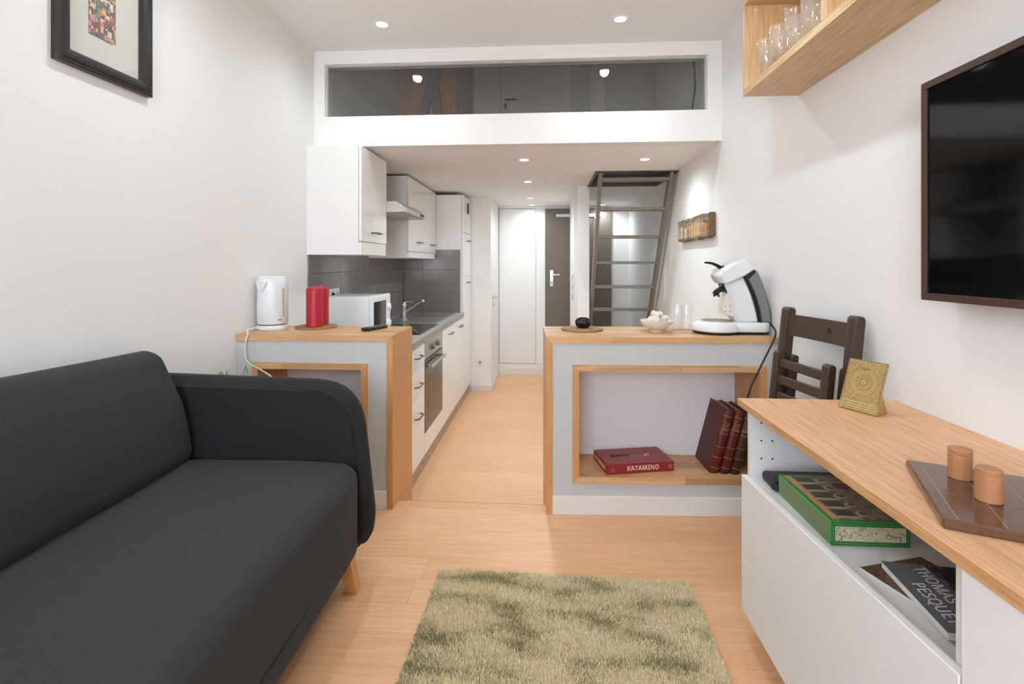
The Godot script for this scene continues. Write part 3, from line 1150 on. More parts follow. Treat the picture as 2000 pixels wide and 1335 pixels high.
# ---------------------------------------------------------------- sofa, rug
func build_sofa() -> void:
	var t := thing("sofa", "dark charcoal fabric sofa with slanted wooden legs", "sofa", Vector3(-0.640, 0.0, -1.735), 0.036)
	var s: SurfaceTool
	var len := 1.75
	# frame below the seat
	s = S()
	rbox(s, Vector3(0.66, 0.08, len - 0.10), 0.02, 3, 6, Transform3D(Basis(), Vector3(-0.365, 0.168, len / 2.0)))
	obj("base", s, M.fabric, t)
	s = S()
	var wave := func(p: Vector3) -> Vector3:
		var q := p
		if p.y > 0.0:
			q.y += 0.012 * cos(clampf(p.x / 0.36, -1, 1) * PI / 2) + 0.0025 * sin(p.z * 9.0 + p.x * 5.0) * cos(p.x * 11.0)
		if p.y < -0.05:
			# a tighter fold along the lower edge
			var k := clampf((-p.y - 0.097) / 0.058, 0.0, 1.0)
			q.x += signf(p.x) * 0.030 * k * k
		if p.x > 0.2:
			q.x += 0.003 * sin(p.z * 7.0)
		return q
	rbox(s, Vector3(0.72, 0.310, len - 0.02), 0.058, 5, 18, Transform3D(Basis(), Vector3(-0.358, 0.287, len / 2.0)), wave)
	obj("seat_cushion", s, M.fabric, t)
	s = S()
	rbox(s, Vector3(0.05, 0.58, len), 0.02, 3, 4, Transform3D(Basis(), Vector3(-0.755, 0.42, len / 2.0)))
	obj("back_panel", s, M.fabric, t)
	# leaning back cushion
	s = S()
	var puff := func(p: Vector3) -> Vector3:
		var q := p
		var v := clampf(p.y / 0.20, -1.0, 1.0)
		var u := clampf(p.z / 0.84, -1.0, 1.0)
		if p.x > 0.0:
			q.x += 0.035 * (1.0 - v * v) * (1.0 - pow(absf(u), 6.0))
			q.x += 0.004 * sin(p.z * 13.0 + p.y * 16.0) * clampf(-v + 0.3, 0.0, 1.0)
		q.y += 0.015 * sin(p.z * 2.2 + 0.6) * clampf(v, 0.0, 1.0)
		# corners of the top are drawn in
		q.z -= u * 0.045 * clampf(v, 0.0, 1.0) * absf(u)
		return q
	rbox(s, Vector3(0.13, 0.43, len - 0.03), 0.055, 5, 16, Transform3D(Basis(Vector3.BACK, 0.25), Vector3(-0.672, 0.632, len / 2.0)), puff)
	obj("back_cushion", s, M.fabric, t)
	# arms: padded panels with a sweeping front
	var out := rounded([Vector2(-0.775, 0.13), Vector2(-0.775, 0.725), Vector2(-0.02, 0.700), Vector2(0.035, 0.22), Vector2(0.018, 0.13)], [0.05, 0.05, 0.16, 0.045, 0.04], 8)
	for zz in [-0.035, len + 0.035]:
		s = S()
		prism(s, out, 0.10, 0.030, Transform3D(Basis(), Vector3(0, 0, zz)), true)
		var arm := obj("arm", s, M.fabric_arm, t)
		s = S()
		var line := []
		for p in out:
			if p.x > -0.7:
				line.append(Vector3(p.x * 1.0 - 0.020 * clampf((p.x + 0.3) / 0.3, 0, 1), p.y - 0.022 * clampf((p.y - 0.3) / 0.3, 0.0, 1.0), zz + (0.047 if zz < 0.5 else -0.047)))
		tube(s, line, 0.0035, 6)
		obj("piping", s, M.piping, arm)
	# seam along the front
	s = S()
	tube(s, [Vector3(0.0005, 0.212, 0.03), Vector3(0.0005, 0.212, len - 0.03)], 0.0022, 6)
	obj("front_seam", s, M.piping, t)
	# legs
	for q in [[-0.045, 0.05, 1.0, -1.0], [-0.045, len - 0.05, 1.0, 1.0], [-0.68, 0.05, -1.0, -1.0], [-0.68, len - 0.05, -1.0, 1.0]]:
		s = S()
		var a := Vector3(q[0], 0.145, q[1])
		var b := Vector3(q[0] + q[2] * 0.028, 0.0, q[1] + q[3] * 0.012)
		var ra := 0.024
		var rb := 0.019
		var lo := []
		var hi := []
		for c in [[-1, -1], [1, -1], [1, 1], [-1, 1]]:
			hi.append(a + Vector3(c[0] * ra, 0, c[1] * ra))
			lo.append(b + Vector3(c[0] * rb, 0, c[1] * rb))
		var mid := (a + b) / 2.0
		cface(s, hi, mid)
		cface(s, lo, mid)
		for i in 4:
			cface(s, [lo[i], lo[(i + 1) % 4], hi[(i + 1) % 4], hi[i]], mid)
		obj("leg", s, M.leg_wood, t)


func build_rug() -> void:
	var x0 := -0.395
	var x1 := 0.488
	var z0 := -1.815
	var z1 := -0.55
	var t := thing("shaggy_rug", "mottled olive green shaggy rug on the wood floor", "rug", Vector3((x0 + x1) / 2.0, 0.0, (z0 + z1) / 2.0), -0.02)
	var s := S()
	var w := x1 - x0
	var d := z1 - z0
	prism(s, rounded([Vector2(-w / 2, -d / 2), Vector2(w / 2, -d / 2), Vector2(w / 2, d / 2), Vector2(-w / 2, d / 2)], [0.03, 0.03, 0.03, 0.03], 5), 0.006, 0.001, Transform3D(Basis(Vector3.RIGHT, PI / 2), Vector3(0, 0.003, 0)))
	obj("backing", s, plain("8f8560", 0.95), t)
	# one tuft
	s = S()
	s.set_smooth_group(-1)
	var r := 0.0026
	var top := Vector3(0.0012, 0.0135, 0.0)
	for k in 3:
		var a := Vector3(cos(TAU * k / 3) * r, 0, sin(TAU * k / 3) * r)
		var b := Vector3(cos(TAU * (k + 1) / 3) * r, 0, sin(TAU * (k + 1) / 3) * r)
		tri(s, b, a, top)
	s.generate_normals()
	var tuft := s.commit()
	var mm := MultiMesh.new()
	mm.transform_format = MultiMesh.TRANSFORM_3D
	mm.use_colors = true
	mm.mesh = tuft
	var nx := 250
	var nz := 358
	mm.instance_count = nx * nz
	rng.seed = 77
	var f := FastNoiseLite.new()
	f.seed = 8
	f.frequency = 4.6
	f.fractal_octaves = 3
	var pale := Color("f6e6bd").srgb_to_linear()
	var dark := Color("a89a6c").srgb_to_linear()
	var n := 0
	for i in nx:
		for j in nz:
			var px := -w / 2 + (i + rng.randf()) / nx * w
			var pz := -d / 2 + (j + rng.randf()) / nz * d
			var tilt := Basis(Vector3(rng.randf() - 0.5, 0, rng.randf() - 0.5).normalized(), rng.randf_range(0.1, 0.7))
			var b := tilt * Basis(Vector3.UP, rng.randf() * TAU)
			mm.set_instance_transform(n, Transform3D(b.scaled(Vector3.ONE * rng.randf_range(0.85, 1.15)), Vector3(px, 0.0058, pz)))
			var v := f.get_noise_2d(px * 0.7, pz * 1.6)
			var k := smoothstep(-0.05, 0.62, v * 0.85 + rng.randf_range(-0.30, 0.34))
			mm.set_instance_color(n, pale.lerp(dark, k) * rng.randf_range(0.74, 1.10))
			n += 1
	var mi := MultiMeshInstance3D.new()
	mi.name = "pile"
	mi.multimesh = mm
	var m := plain("ffffff", 1.0, 0.0, 0.1)
	m.vertex_color_use_as_albedo = true
	mi.material_override = m
	mi.set_meta("kind", "stuff")
	t.add_child(mi, true)


# ---------------------------------------------------------------- console
func build_console() -> void:
	var t := thing("media_console", "white console cabinet with an oak top and open shelf along the right wall", "cabinet")
	var s := S()
	bx(s, 0.586, WR, 0.690, 0.711, -1.590, 0.10, 0.0015)
	obj("oak_top", s, M.oak_z, t)
	s = S()
	bx(s, 0.5852, 0.5862, 0.691, 0.710, -1.589, 0.099)
	obj("edge_band", s, M.oak_edge, t)
	s = S()
	bx(s, 0.612, WR - 0.013, 0.085, 0.690, -1.580, -1.560, 0.001)
	var side := obj("side_panel", s, M.console_white, t)
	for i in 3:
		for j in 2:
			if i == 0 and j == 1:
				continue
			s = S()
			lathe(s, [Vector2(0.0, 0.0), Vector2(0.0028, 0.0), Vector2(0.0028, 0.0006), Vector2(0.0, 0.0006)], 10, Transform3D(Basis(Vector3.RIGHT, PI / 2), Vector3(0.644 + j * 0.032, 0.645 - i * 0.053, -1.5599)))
			obj("painted_pin_hole", s, M.hole_shade, side)  # solid dark disc, its colour stands for shade in the hole
	s = S()
	bx(s, 0.612, WR - 0.013, 0.085, 0.690, -0.800, -0.780, 0.001)
	obj("divider", s, M.console_white, t)
	s = S()
	bx(s, 0.612, WR - 0.013, 0.085, 0.690, 0.060, 0.080, 0.001)
	obj("side_panel", s, M.console_white, t)
	s = S()
	bx(s, WR - 0.025, WR - 0.013, 0.085, 0.690, -1.560, 0.060)
	obj("back_panel", s, M.console_white, t)
	s = S()
	bx(s, 0.612, WR - 0.025, 0.470, 0.490, -1.560, -0.800, 0.001)
	obj("shelf", s, M.console_white, t)
	s = S()
	bx(s, 0.612, WR - 0.025, 0.085, 0.105, -1.560, 0.060)
	obj("bottom", s, M.console_white, t)
	# drop-front of the first bay, hung a little out of level
	s = S()
	prism(s, PackedVector2Array([Vector2(-1.575, 0.080), Vector2(-0.768, 0.080), Vector2(-0.768, 0.530), Vector2(-1.575, 0.484)]), 0.018, 0.0015, Transform3D(Basis(Vector3(0, 0, 1), Vector3(0, 1, 0), Vector3(-1, 0, 0)), Vector3(0.601, 0, 0)))
	obj("flap_front", s, M.console_white, t)
	s = S()
	bx(s, 0.592, 0.611, 0.080, 0.687, -0.764, 0.078, 0.0015)
	obj("door", s, M.console_white, t)
	for z in [-1.50, -0.79, 0.0]:
		for x in [0.70, 0.97]:
			s = S()
			lathe(s, [Vector2(0.0, 0.0), Vector2(0.018, 0.0), Vector2(0.022, 0.085), Vector2(0.0, 0.085)], 14, Transform3D(Basis(), Vector3(x, 0, z)))
			obj("foot", s, M.black, t)

	# brass sundial plate
	t = thing("brass_sundial_plaque", "small engraved brass plaque with a sun dial leaning on the console", "plaque", Vector3(0.859, 0.711, -1.461), 0.0)
	var along := Vector3(0.046, 0, 0.094).normalized()
	var back := Vector3(0.895, 0, -0.44).normalized()
	var up := (Vector3.UP * 0.136 + back * 0.05).normalized()
	var nrm := along.cross(up).normalized()
	var bas := Basis(along, up, nrm)
	s = S()
	box(s, Vector3(0, 0.0725, -0.0025), Vector3(0.106, 0.145, 0.005), 0.0008)
	var pl := obj("plate", s, M.brass, t)
	pl.transform = Transform3D(bas, Vector3(0, 0.0015, 0))
	s = S()
	quad(s, Vector3(-0.0525, 0.0005, 0.0003), Vector3(0.0525, 0.0005, 0.0003), Vector3(0.0525, 0.1445, 0.0003), Vector3(-0.0525, 0.1445, 0.0003))
	quad(s, Vector3(0.0525, 0.0005, 0.0002), Vector3(-0.0525, 0.0005, 0.0002), Vector3(-0.0525, 0.1445, 0.0002), Vector3(0.0525, 0.1445, 0.0002))
	obj("engraving", s, engraved(), pl)
	s = S()
	for r in [0.044, 0.037, 0.022]:
		var ring := []
		for k in 41:
			ring.append(Vector3(r * cos(TAU * k / 40), 0.083 + r * sin(TAU * k / 40), 0.0006))
		tube(s, ring, 0.0011, 6, false)
	obj("raised_ring", s, M.brass, pl)
	s = S()
	tube(s, curve([Vector3(-0.008, 0.121, 0.0), Vector3(-0.006, 0.122, 0.005), Vector3(0.006, 0.121, 0.006), Vector3(0.009, 0.120, 0.0)], 5), 0.002, 6)
	obj("catch", s, M.brass, pl)
	s = S()
	var st := Transform3D(Basis(along, Vector3.UP, along.cross(Vector3.UP)), Vector3.ZERO)
	prism(s, PackedVector2Array([Vector2(0.006, 0.0), Vector2(0.055, 0.0), Vector2(0.030, 0.06)]), 0.003, 0.0, Transform3D(Basis(back, Vector3.UP, back.cross(Vector3.UP)), along * 0.046))
	obj("stand", s, M.brass, t)

	# dark wooden game board and two lidded wooden cups
	t = thing("game_board", "polished dark brown wooden board with scored lines on the console", "board", Vector3(0.791, 0.711, -0.892), -0.428)
	s = S()
	box(s, Vector3(0, 0.008, 0), Vector3(0.27, 0.016, 0.27), 0.003)
	var gb := obj("slab", s, M.board_brown, t)
	for i in 5:
		s = S()
		bx(s, -0.115 + i * 0.0575, -0.1142 + i * 0.0575, 0.01585, 0.01605, -0.10, 0.128)
		obj("scored_line", s, M.scratch, gb)
	var lab := ["lidded wooden cup at the back of the dark game board", "lidded wooden cup nearer the front of the dark game board"]
	var at := [Vector3(0.762, 0.7272, -0.985), Vector3(0.736, 0.7272, -0.893)]
	for i in 2:
		t = thing("wooden_cup", lab[i], "wooden cup", at[i], 0.4 * i, "lidded wooden cups")
		t.scale = Vector3(0.80, 0.86, 0.80)
		s = S()
		lathe(s, [Vector2(0.0, 0.0), Vector2(0.0215, 0.0), Vector2(0.0225, 0.001), Vector2(0.0225, 0.0515), Vector2(0.0215, 0.0525), Vector2(0.0, 0.0525)], 32)
		obj("cup", s, M.cherry, t)
		s = S()
		lathe(s, [Vector2(0.0, 0.053), Vector2(0.0222, 0.053), Vector2(0.0225, 0.054), Vector2(0.0225, 0.061), Vector2(0.0212, 0.0625), Vector2(0.0, 0.0625)], 32)
		obj("lid", s, M.cherry, t)

	# things on the open shelf
	t = thing("board_game_box", "green illustrated board game box on the console shelf", "game box", Vector3(0.722, 0.491, -1.305), 0.0)
	s = S()
	box(s, Vector3(0, 0.0265, 0), Vector3(0.170, 0.053, 0.255), 0.0012)
	var gbx := obj("box_body", s, M.box_green, t)
	s = S()
	quad(s, Vector3(-0.084, 0.0532, 0.127), Vector3(0.084, 0.0532, 0.127), Vector3(0.084, 0.0532, -0.127), Vector3(-0.084, 0.0532, -0.127))
	obj("lid_print", s, lid_print(), gbx)
	s = S()
	quad(s, Vector3(-0.0845, 0.001, 0.1277), Vector3(0.0845, 0.001, 0.1277), Vector3(0.0845, 0.052, 0.1277), Vector3(-0.0845, 0.052, 0.1277))
	obj("end_print", s, end_print(), gbx)
	s = S()
	bx(s, -0.0853, -0.0850, 0.006, 0.047, -0.120, 0.119)
	obj("side_print", s, M.box_olive, gbx)
	t = thing("black_device", "flat black box behind the green game box on the console shelf", "device", Vector3(0.80, 0.491, -1.485), 0.0)
	s = S()
	rbox(s, Vector3(0.34, 0.028, 0.085), 0.010, 3, 2, Transform3D(Basis(), Vector3(0, 0.0140, 0)))
	obj("case", s, M.black, t)
	s = S()
	tube(s, [Vector3(-0.165, 0.013, 0.035), Vector3(-0.158, 0.012, 0.052)], [0.012, 0.009], 8)
	obj("end_cap", s, M.black, t)
	t = thing("magazine", "thin brown magazine under the grey book on the console shelf", "magazine", Vector3(0.751, 0.4905, -1.016), 0.302)
	s = S()
	box(s, Vector3(0, 0.003, 0), Vector3(0.16, 0.006, 0.20), 0.0008)
	obj("pages", s, M.paper, t)
	s = S()
	bx(s, -0.079, 0.079, 0.0060, 0.0064, -0.099, 0.099)
	obj("cover", s, wood("8a6a4c", Vector3(9, 9, 9), 0.35, "blotch"), t)
	t = thing("grey_book", "grey paperback with handwritten white title on the console shelf", "book", Vector3(0.758, 0.497, -0.975), -0.115)
	s = S()
	box(s, Vector3(0, 0.0075, 0), Vector3(0.166, 0.013, 0.204), 0.001)
	obj("pages", s, M.paper, t)
	s = S()
	bx(s, -0.0835, 0.0835, 0.0141, 0.0147, -0.1025, 0.1025)
	var cov := obj("cover", s, M.book_grey, t)
	s = S()
	quad(s, Vector3(0.008, 0.01475, 0.1020), Vector3(0.083, 0.01475, 0.1020), Vector3(0.083, 0.01475, -0.1020), Vector3(-0.006, 0.01475, -0.1020))
	obj("cover_photo", s, photo_print(), cov)
	var flat := Basis(Vector3(0, 0, 1), Vector3(1, 0, 0), Vector3(0, 1, 0))
	var hand := Basis(Vector3(0, 0, 0.84), Vector3(1, 0, -0.22).normalized(), Vector3(0, 1, 0))
	lettering("THOMAS", 0.024, M.white_ink, cov, Transform3D(hand, Vector3(-0.0225, 0.0150, -0.036)), "title", false, 0.0005)
	lettering("PESQUET", 0.024, M.white_ink, cov, Transform3D(hand, Vector3(-0.0555, 0.0150, 0.022)), "title", false, 0.0005)


func engraved() -> StandardMaterial3D:
	var w := 256
	var h := 352
	var im := Image.create(w, h, false, Image.FORMAT_RGB8)
	var gold := Color("c8ac72")
	var dark := Color("3e3015")
	var f := FastNoiseLite.new()
	f.seed = 2
	f.frequency = 0.07
	for y in h:
		for x in w:
			var p := Vector2(x - w / 2.0, y - 150.0)
			var r := p.length()
			var a := p.angle()
			var v := 0.0
			if r < 112.0:
				var ticks := absf(fmod(a / TAU * 32.0 + 32.0, 1.0) - 0.5)
				if r > 58.0 and r < 90.0 and ticks < 0.09:
					v = 1.0
				if r > 92.0 and r < 106.0:
					v = 1.0 if sin(a * 60.0) * cos(r * 0.9) > 0.35 else 0.0
				if r < 54.0 and r > 22.0 and absf(fmod(a / TAU * 48.0 + 48.0, 1.0) - 0.5) < 0.16:
					v = 0.8
				for q in [20.0, 56.0, 91.0, 108.0]:
					if absf(r - q) < 1.3:
						v = 1.0
				if r < 20.0 and ((absf(absf(p.x) - 7.0) < 2.5 and absf(p.y + 5.0) < 1.6) or (absf(p.x) < 1.3 and p.y > -4.0 and p.y < 4.0) or (absf(p.x) < 6.0 and absf(p.y - 9.0) < 1.3)):
					v = 1.0
			elif y < 286:
				v = 1.0 if absf(f.get_noise_2d(x * 1.6, y * 1.6)) < 0.09 else 0.0
			else:
				var row := (y - 292) % 18
				if row > 3 and row < 13 and x > 16 and x < 240:
					v = 1.0 if (x / 9 + y / 18) % 7 != 3 and sin((x / 3) * 2.7 + (row / 3) * 4.1 + (x / 9) * 1.9) > 0.1 and x % 9 < 7 else 0.0
			if x < 6 or x > 249 or y < 6 or y > 345 or absi(x - 10) < 2 or absi(x - 245) < 2:
				v = maxf(v, 0.35)
			im.set_pixel(x, y, gold.lerp(dark, v))
	var m := StandardMaterial3D.new()
	m.albedo_texture = ImageTexture.create_from_image(im)
	m.metallic = 0.35
	m.roughness = 0.42
	return m


func printed(im: Image, rough := 0.4) -> StandardMaterial3D:
	var m := StandardMaterial3D.new()
	m.albedo_texture = ImageTexture.create_from_image(im)
	m.roughness = rough
	return m


func disc(im: Image, c: Vector2, rx: float, ry: float, col: Color, line := 0.0) -> void:
	for y in range(maxi(0, int(c.y - ry)), mini(im.get_height(), int(c.y + ry) + 1)):
		for x in range(maxi(0, int(c.x - rx)), mini(im.get_width(), int(c.x + rx) + 1)):
			var d := Vector2((x - c.x) / rx, (y - c.y) / ry).length()
			if d <= 1.0 and (line <= 0.0 or d > 1.0 - line):
				im.set_pixel(x, y, col)


func lid_print() -> StandardMaterial3D:
	# u runs across the lid, v from the far end (0) to the near end (1)
	var w := 256
	var h := 384
	var im := Image.create(w, h, false, Image.FORMAT_RGB8)
	im.fill(Color("4f9a50"))
	im.fill_rect(Rect2i(10, 8, w - 20, h - 20), Color("2f6f35"))
	im.fill_rect(Rect2i(14, 12, w - 28, h - 28), Color("b7a884"))
	var f := FastNoiseLite.new()
	f.seed = 6
	f.frequency = 0.02
	for y in range(12, h - 16):
		for x in range(40, w - 14):
			im.set_pixel(x, y, Color("a49a76").lerp(Color("766a4a"), clampf(0.5 + f.get_noise_2d(x, y) * 1.2, 0.0, 1.0)))
	im.fill_rect(Rect2i(16, 14, 22, h - 32), Color("cf9f70"))
	for i in 5:
		var y := 22 + i * 68
		im.fill_rect(Rect2i(42, y, 74, 48), Color("6f6458"))
		im.fill_rect(Rect2i(50, y + 6, 58, 36), Color("4e463d"))
		im.fill_rect(Rect2i(42, y + 50, 80, 10), Color("cdc3a6"))
		disc(im, Vector2(138, y + 30), 22, 17, Color("d8d2bf"))
		disc(im, Vector2(142, y + 28), 16, 12, Color("5c5148"))
		disc(im, Vector2(168, y + 36), 18, 9, Color("8a8088"))
	disc(im, Vector2(196, 96), 34, 26, Color("5f1c18"))
	disc(im, Vector2(196, 96), 24, 17, Color("7d3a34"))
	disc(im, Vector2(222, 330), 16, 20, Color("6d6148"), 0.2)
	disc(im, Vector2(222, 330), 9, 12, Color("6d6148"), 0.3)
	return printed(im, 0.35)


func end_print() -> StandardMaterial3D:
	var w := 384
	var h := 116
	var im := Image.create(w, h, false, Image.FORMAT_RGB8)
	im.fill(Color("2d6b33"))
	im.fill_rect(Rect2i(8, 6, w - 16, h - 12), Color("3f8a45"))
	im.fill_rect(Rect2i(14, 12, w - 28, h - 24), Color("2a5a2f"))
	im.fill_rect(Rect2i(20, 20, w - 40, h - 42), Color("c7bd98"))
	for x in range(24, w - 24, 16):
		im.fill_rect(Rect2i(x, 14, 8, 3), Color("4c9a52"))
		im.fill_rect(Rect2i(x, h - 18, 8, 3), Color("4c9a52"))
	var f := FastNoiseLite.new()
	f.seed = 31
	f.frequency = 0.018
	for y in range(22, h - 24):
		for x in range(24, w - 24):
			if absf(f.get_noise_2d(x, y * 1.4)) < 0.035:
				im.set_pixel(x, y, Color("4d4334"))
	disc(im, Vector2(60, 58), 18, 16, Color("4d4334"), 0.12)
	disc(im, Vector2(170, 56), 30, 24, Color("6b6048"), 0.06)
	disc(im, Vector2(280, 66), 14, 12, Color("4d4334"), 0.2)
	im.fill_rect(Rect2i(292, 64, 50, 4), Color("4d4334"))
	return printed(im, 0.4)


func photo_print() -> StandardMaterial3D:
	var im := Image.create(160, 256, false, Image.FORMAT_RGB8)
	im.fill(Color("241f1b"))
	var f := FastNoiseLite.new()
	f.seed = 14
	f.frequency = 0.022
	for y in 256:
		for x in 160:
			var v := f.get_noise_2d(x * 1.2, y)
			im.set_pixel(x, y, Color("1b1815").lerp(Color("8d8676"), clampf(v * 1.8, 0.0, 1.0)))
	for k in [[20, 30, 40, 60], [80, 20, 50, 40], [70, 150, 70, 50], [10, 190, 40, 40]]:
		im.fill_rect(Rect2i(k[0], k[1], k[2], k[3]), Color("120f0e"))
	im.fill_rect(Rect2i(0, 110, 160, 10), Color("a59c8a"))
	return printed(im, 0.3)


# ---------------------------------------------------------------- right wall
func wine_glass() -> SurfaceTool:
	var s := S()
	# outside up, inside down: one closed body of real thickness
	lathe(s, [Vector2(0.0, 0.0), Vector2(0.030, 0.0), Vector2(0.031, 0.0015), Vector2(0.026, 0.004), Vector2(0.009, 0.010), Vector2(0.0055, 0.022), Vector2(0.010, 0.036), Vector2(0.007, 0.048), Vector2(0.014, 0.060), Vector2(0.028, 0.078), Vector2(0.033, 0.105), Vector2(0.034, 0.135), Vector2(0.037, 0.172), Vector2(0.0362, 0.1735), Vector2(0.0350, 0.172), Vector2(0.0322, 0.135), Vector2(0.0308, 0.105), Vector2(0.025, 0.080), Vector2(0.010, 0.066), Vector2(0.0, 0.064)], 28, Transform3D(), func(a: float) -> float: return 1.0 + 0.012 * cos(a * 10.0))
	return s


func build_right_wall() -> void:
	var s: SurfaceTool
	# oak wall shelf unit
	var t := thing("wall_shelf_unit", "open oak wall shelf unit high on the right wall", "shelf")
	var X := 0.822
	var zf := -2.172
	var zn := -0.55
	var y0 := 1.816
	var y1 := 2.215
	var b := 0.028
	s = S()
	bx(s, X, WR, y0, y0 + b, zf, zn, 0.001)
	obj("bottom_board", s, M.shelf_z, t)
	s = S()
	bx(s, X, WR, y1 - b, y1, zf, zn, 0.001)
	obj("top_board", s, M.shelf_z, t)
	s = S()
	bx(s, WR - 0.010, WR, y0 + b, y1 - b, zf + 0.018, zn - 0.018)
	obj("back_board", s, M.shelf_z, t)
	for z in [[zf, zf + 0.018], [-1.574, -1.541], [zn - 0.018, zn]]:
		s = S()
		bx(s, X, WR - 0.010, y0 + b, y1 - b, z[0], z[1], 0.001)
		var p := obj("upright", s, M.oak_y, t)
		if z[0] < -2.0:
			for i in 9:
				for x in [X + 0.045, WR - 0.06]:
					s = S()
					lathe(s, [Vector2(0.0, 0.0), Vector2(0.0025, 0.0), Vector2(0.0025, 0.0005), Vector2(0.0, 0.0005)], 8, Transform3D(Basis(Vector3.RIGHT, PI / 2), Vector3(x, y0 + 0.06 + i * 0.032, z[1] + 0.0001)))
					obj("painted_pin_hole", s, M.oak_edge, p)  # darker oak disc painted on in place of a drilled hole
			for x in [X + 0.045, WR - 0.06]:
				s = S()
				lathe(s, [Vector2(0.0, 0.0), Vector2(0.006, 0.0), Vector2(0.006, 0.002), Vector2(0.0, 0.002)], 12, Transform3D(Basis(Vector3.RIGHT, PI / 2), Vector3(x, y1 - b - 0.02, z[1] + 0.0001)))
				obj("cover_cap", s, M.white_plastic, p)
	var names := ["crystal stem glass nearest the far end of the wall shelf", "second crystal stem glass from the far end of the wall shelf", "third crystal stem glass from the far end of the wall shelf", "crystal stem glass next to the shelf upright", "crystal stem glass at the back of the shelf, far end", "crystal stem glass at the back of the shelf, in the middle", "crystal stem glass at the back of the shelf, by the upright"]
	var spots := [[0.885, -2.105], [0.885, -1.985], [0.885, -1.860], [0.885, -1.745], [0.975, -2.045], [0.975, -1.925], [0.975, -1.80]]
	var first: MeshInstance3D
	for i in spots.size():
		var o: MeshInstance3D
		if i == 0:
			first = obj("stem_glass", wine_glass(), M.thin_glass)
			o = first
		else:
			o = first.duplicate()
			o.name = numbered("stem_glass")
			add_child(o)
		o.position = Vector3(spots[i][0], y0 + b, spots[i][1])
		tag(o, names[i], "glass", "crystal glasses on the wall shelf")
	# television
	t = thing("television", "flat television with a brown wooden bezel on the right wall", "television", Vector3(0.970, 0.0, 0.0))
	var tz0 := -1.373
	var tz1 := -0.415
	var ty0 := 1.028
	var ty1 := 1.582
	var bw := 0.018
	s = S()
	bx(s, 0.004, 0.045, ty0 + 0.004, ty1 - 0.004, tz0 + 0.004, tz1 - 0.004, 0.002)
	obj("case", s, M.black, t)
	for q in [[ty0, ty0 + bw, tz0, tz1], [ty1 - bw, ty1, tz0, tz1], [ty0 + bw, ty1 - bw, tz0, tz0 + bw], [ty0 + bw, ty1 - bw, tz1 - bw, tz1]]:
		s = S()
		bx(s, -0.004, 0.036, q[0], q[1], q[2], q[3], 0.001)
		obj("bezel", s, M.bezel, t)
	s = S()
	bx(s, 0.001, 0.004, ty0 + bw, ty1 - bw, tz0 + bw, tz1 - bw)
	obj("screen", s, M.screen, t)
	s = S()
	bx(s, 0.045, WR - 0.970, 1.15, 1.45, -1.10, -0.70)
	obj("wall_mount", s, M.black, t)
	# painted driftwood sign
	t = thing("driftwood_sign", "rough driftwood plank with painted figures on the right wall", "wall decoration", Vector3(WR, 1.36, -3.555))
	s = S()
	var out := PackedVector2Array()
	rng.seed = 19
	for k in 13:
		out.append(Vector2(-0.37 + 0.74 * k / 12.0, -0.075 + rng.randf_range(-0.006, 0.008)))
	for k in 13:
		out.append(Vector2(0.37 - 0.74 * k / 12.0 + rng.randf_range(-0.004, 0.004), 0.078 + rng.randf_range(-0.006, 0.007)))
	# local x of the outline runs along +z
	prism(s, out, 0.038, 0.005, Transform3D(Basis(Vector3(0, 0, -1), Vector3(0, 1, 0), Vector3(1, 0, 0)), Vector3(-0.0195, 0, 0)))
	obj("plank", s, wood("b09674", Vector3(9, 9, 1.2), 0.8, "deep_grain"), t)
	s = S()
	quad(s, Vector3(-0.0389, -0.068, -0.362), Vector3(-0.0389, -0.068, 0.356), Vector3(-0.0389, 0.067, 0.356), Vector3(-0.0389, 0.067, -0.362))
	obj("painted_figures", s, sign_print(), t)


func sign_print() -> StandardMaterial3D:
	var w := 384
	var h := 96
	var im := Image.create(w, h, false, Image.FORMAT_RGB8)
	var f := FastNoiseLite.new()
	f.seed = 40
	f.frequency = 0.03
	for y in h:
		for x in w:
			im.set_pixel(x, y, Color("9a8262").lerp(Color("5d4630"), clampf(0.4 + f.get_noise_2d(x * 0.3, y) * 1.4, 0, 1)))
	for y in 24:
		for x2 in w:
			im.set_pixel(x2, y, Color("97896f").lerp(Color("6b5b45"), clampf(0.45 + f.get_noise_2d(x2 * 0.5, y * 2.0) * 1.5, 0, 1)))
	rng.seed = 23
	var cols := ["cdb083", "a97a52", "d6c3a6", "c2b1a0", "a39a80", "95998a", "cf9673", "c08468", "c4a692"]
	var x := 6
	while x < w - 24:
		var bw := rng.randi_range(14, 30)
		var top := rng.randi_range(24, 38)
		im.fill_rect(Rect2i(x, top, bw, h - top - 10), Color(cols[rng.randi_range(0, 8)]))
		im.fill_rect(Rect2i(x + bw, top, 3, h - top - 8), Color("4a3523"))
		disc(im, Vector2(x + bw / 2.0, top), bw / 2.5, 8, Color(cols[rng.randi_range(0, 8)]))
		im.fill_rect(Rect2i(x + bw / 3, top + 20, 4, 16), Color("4a3523"))
		x += bw + rng.randi_range(3, 8)
	return printed(im, 0.8)


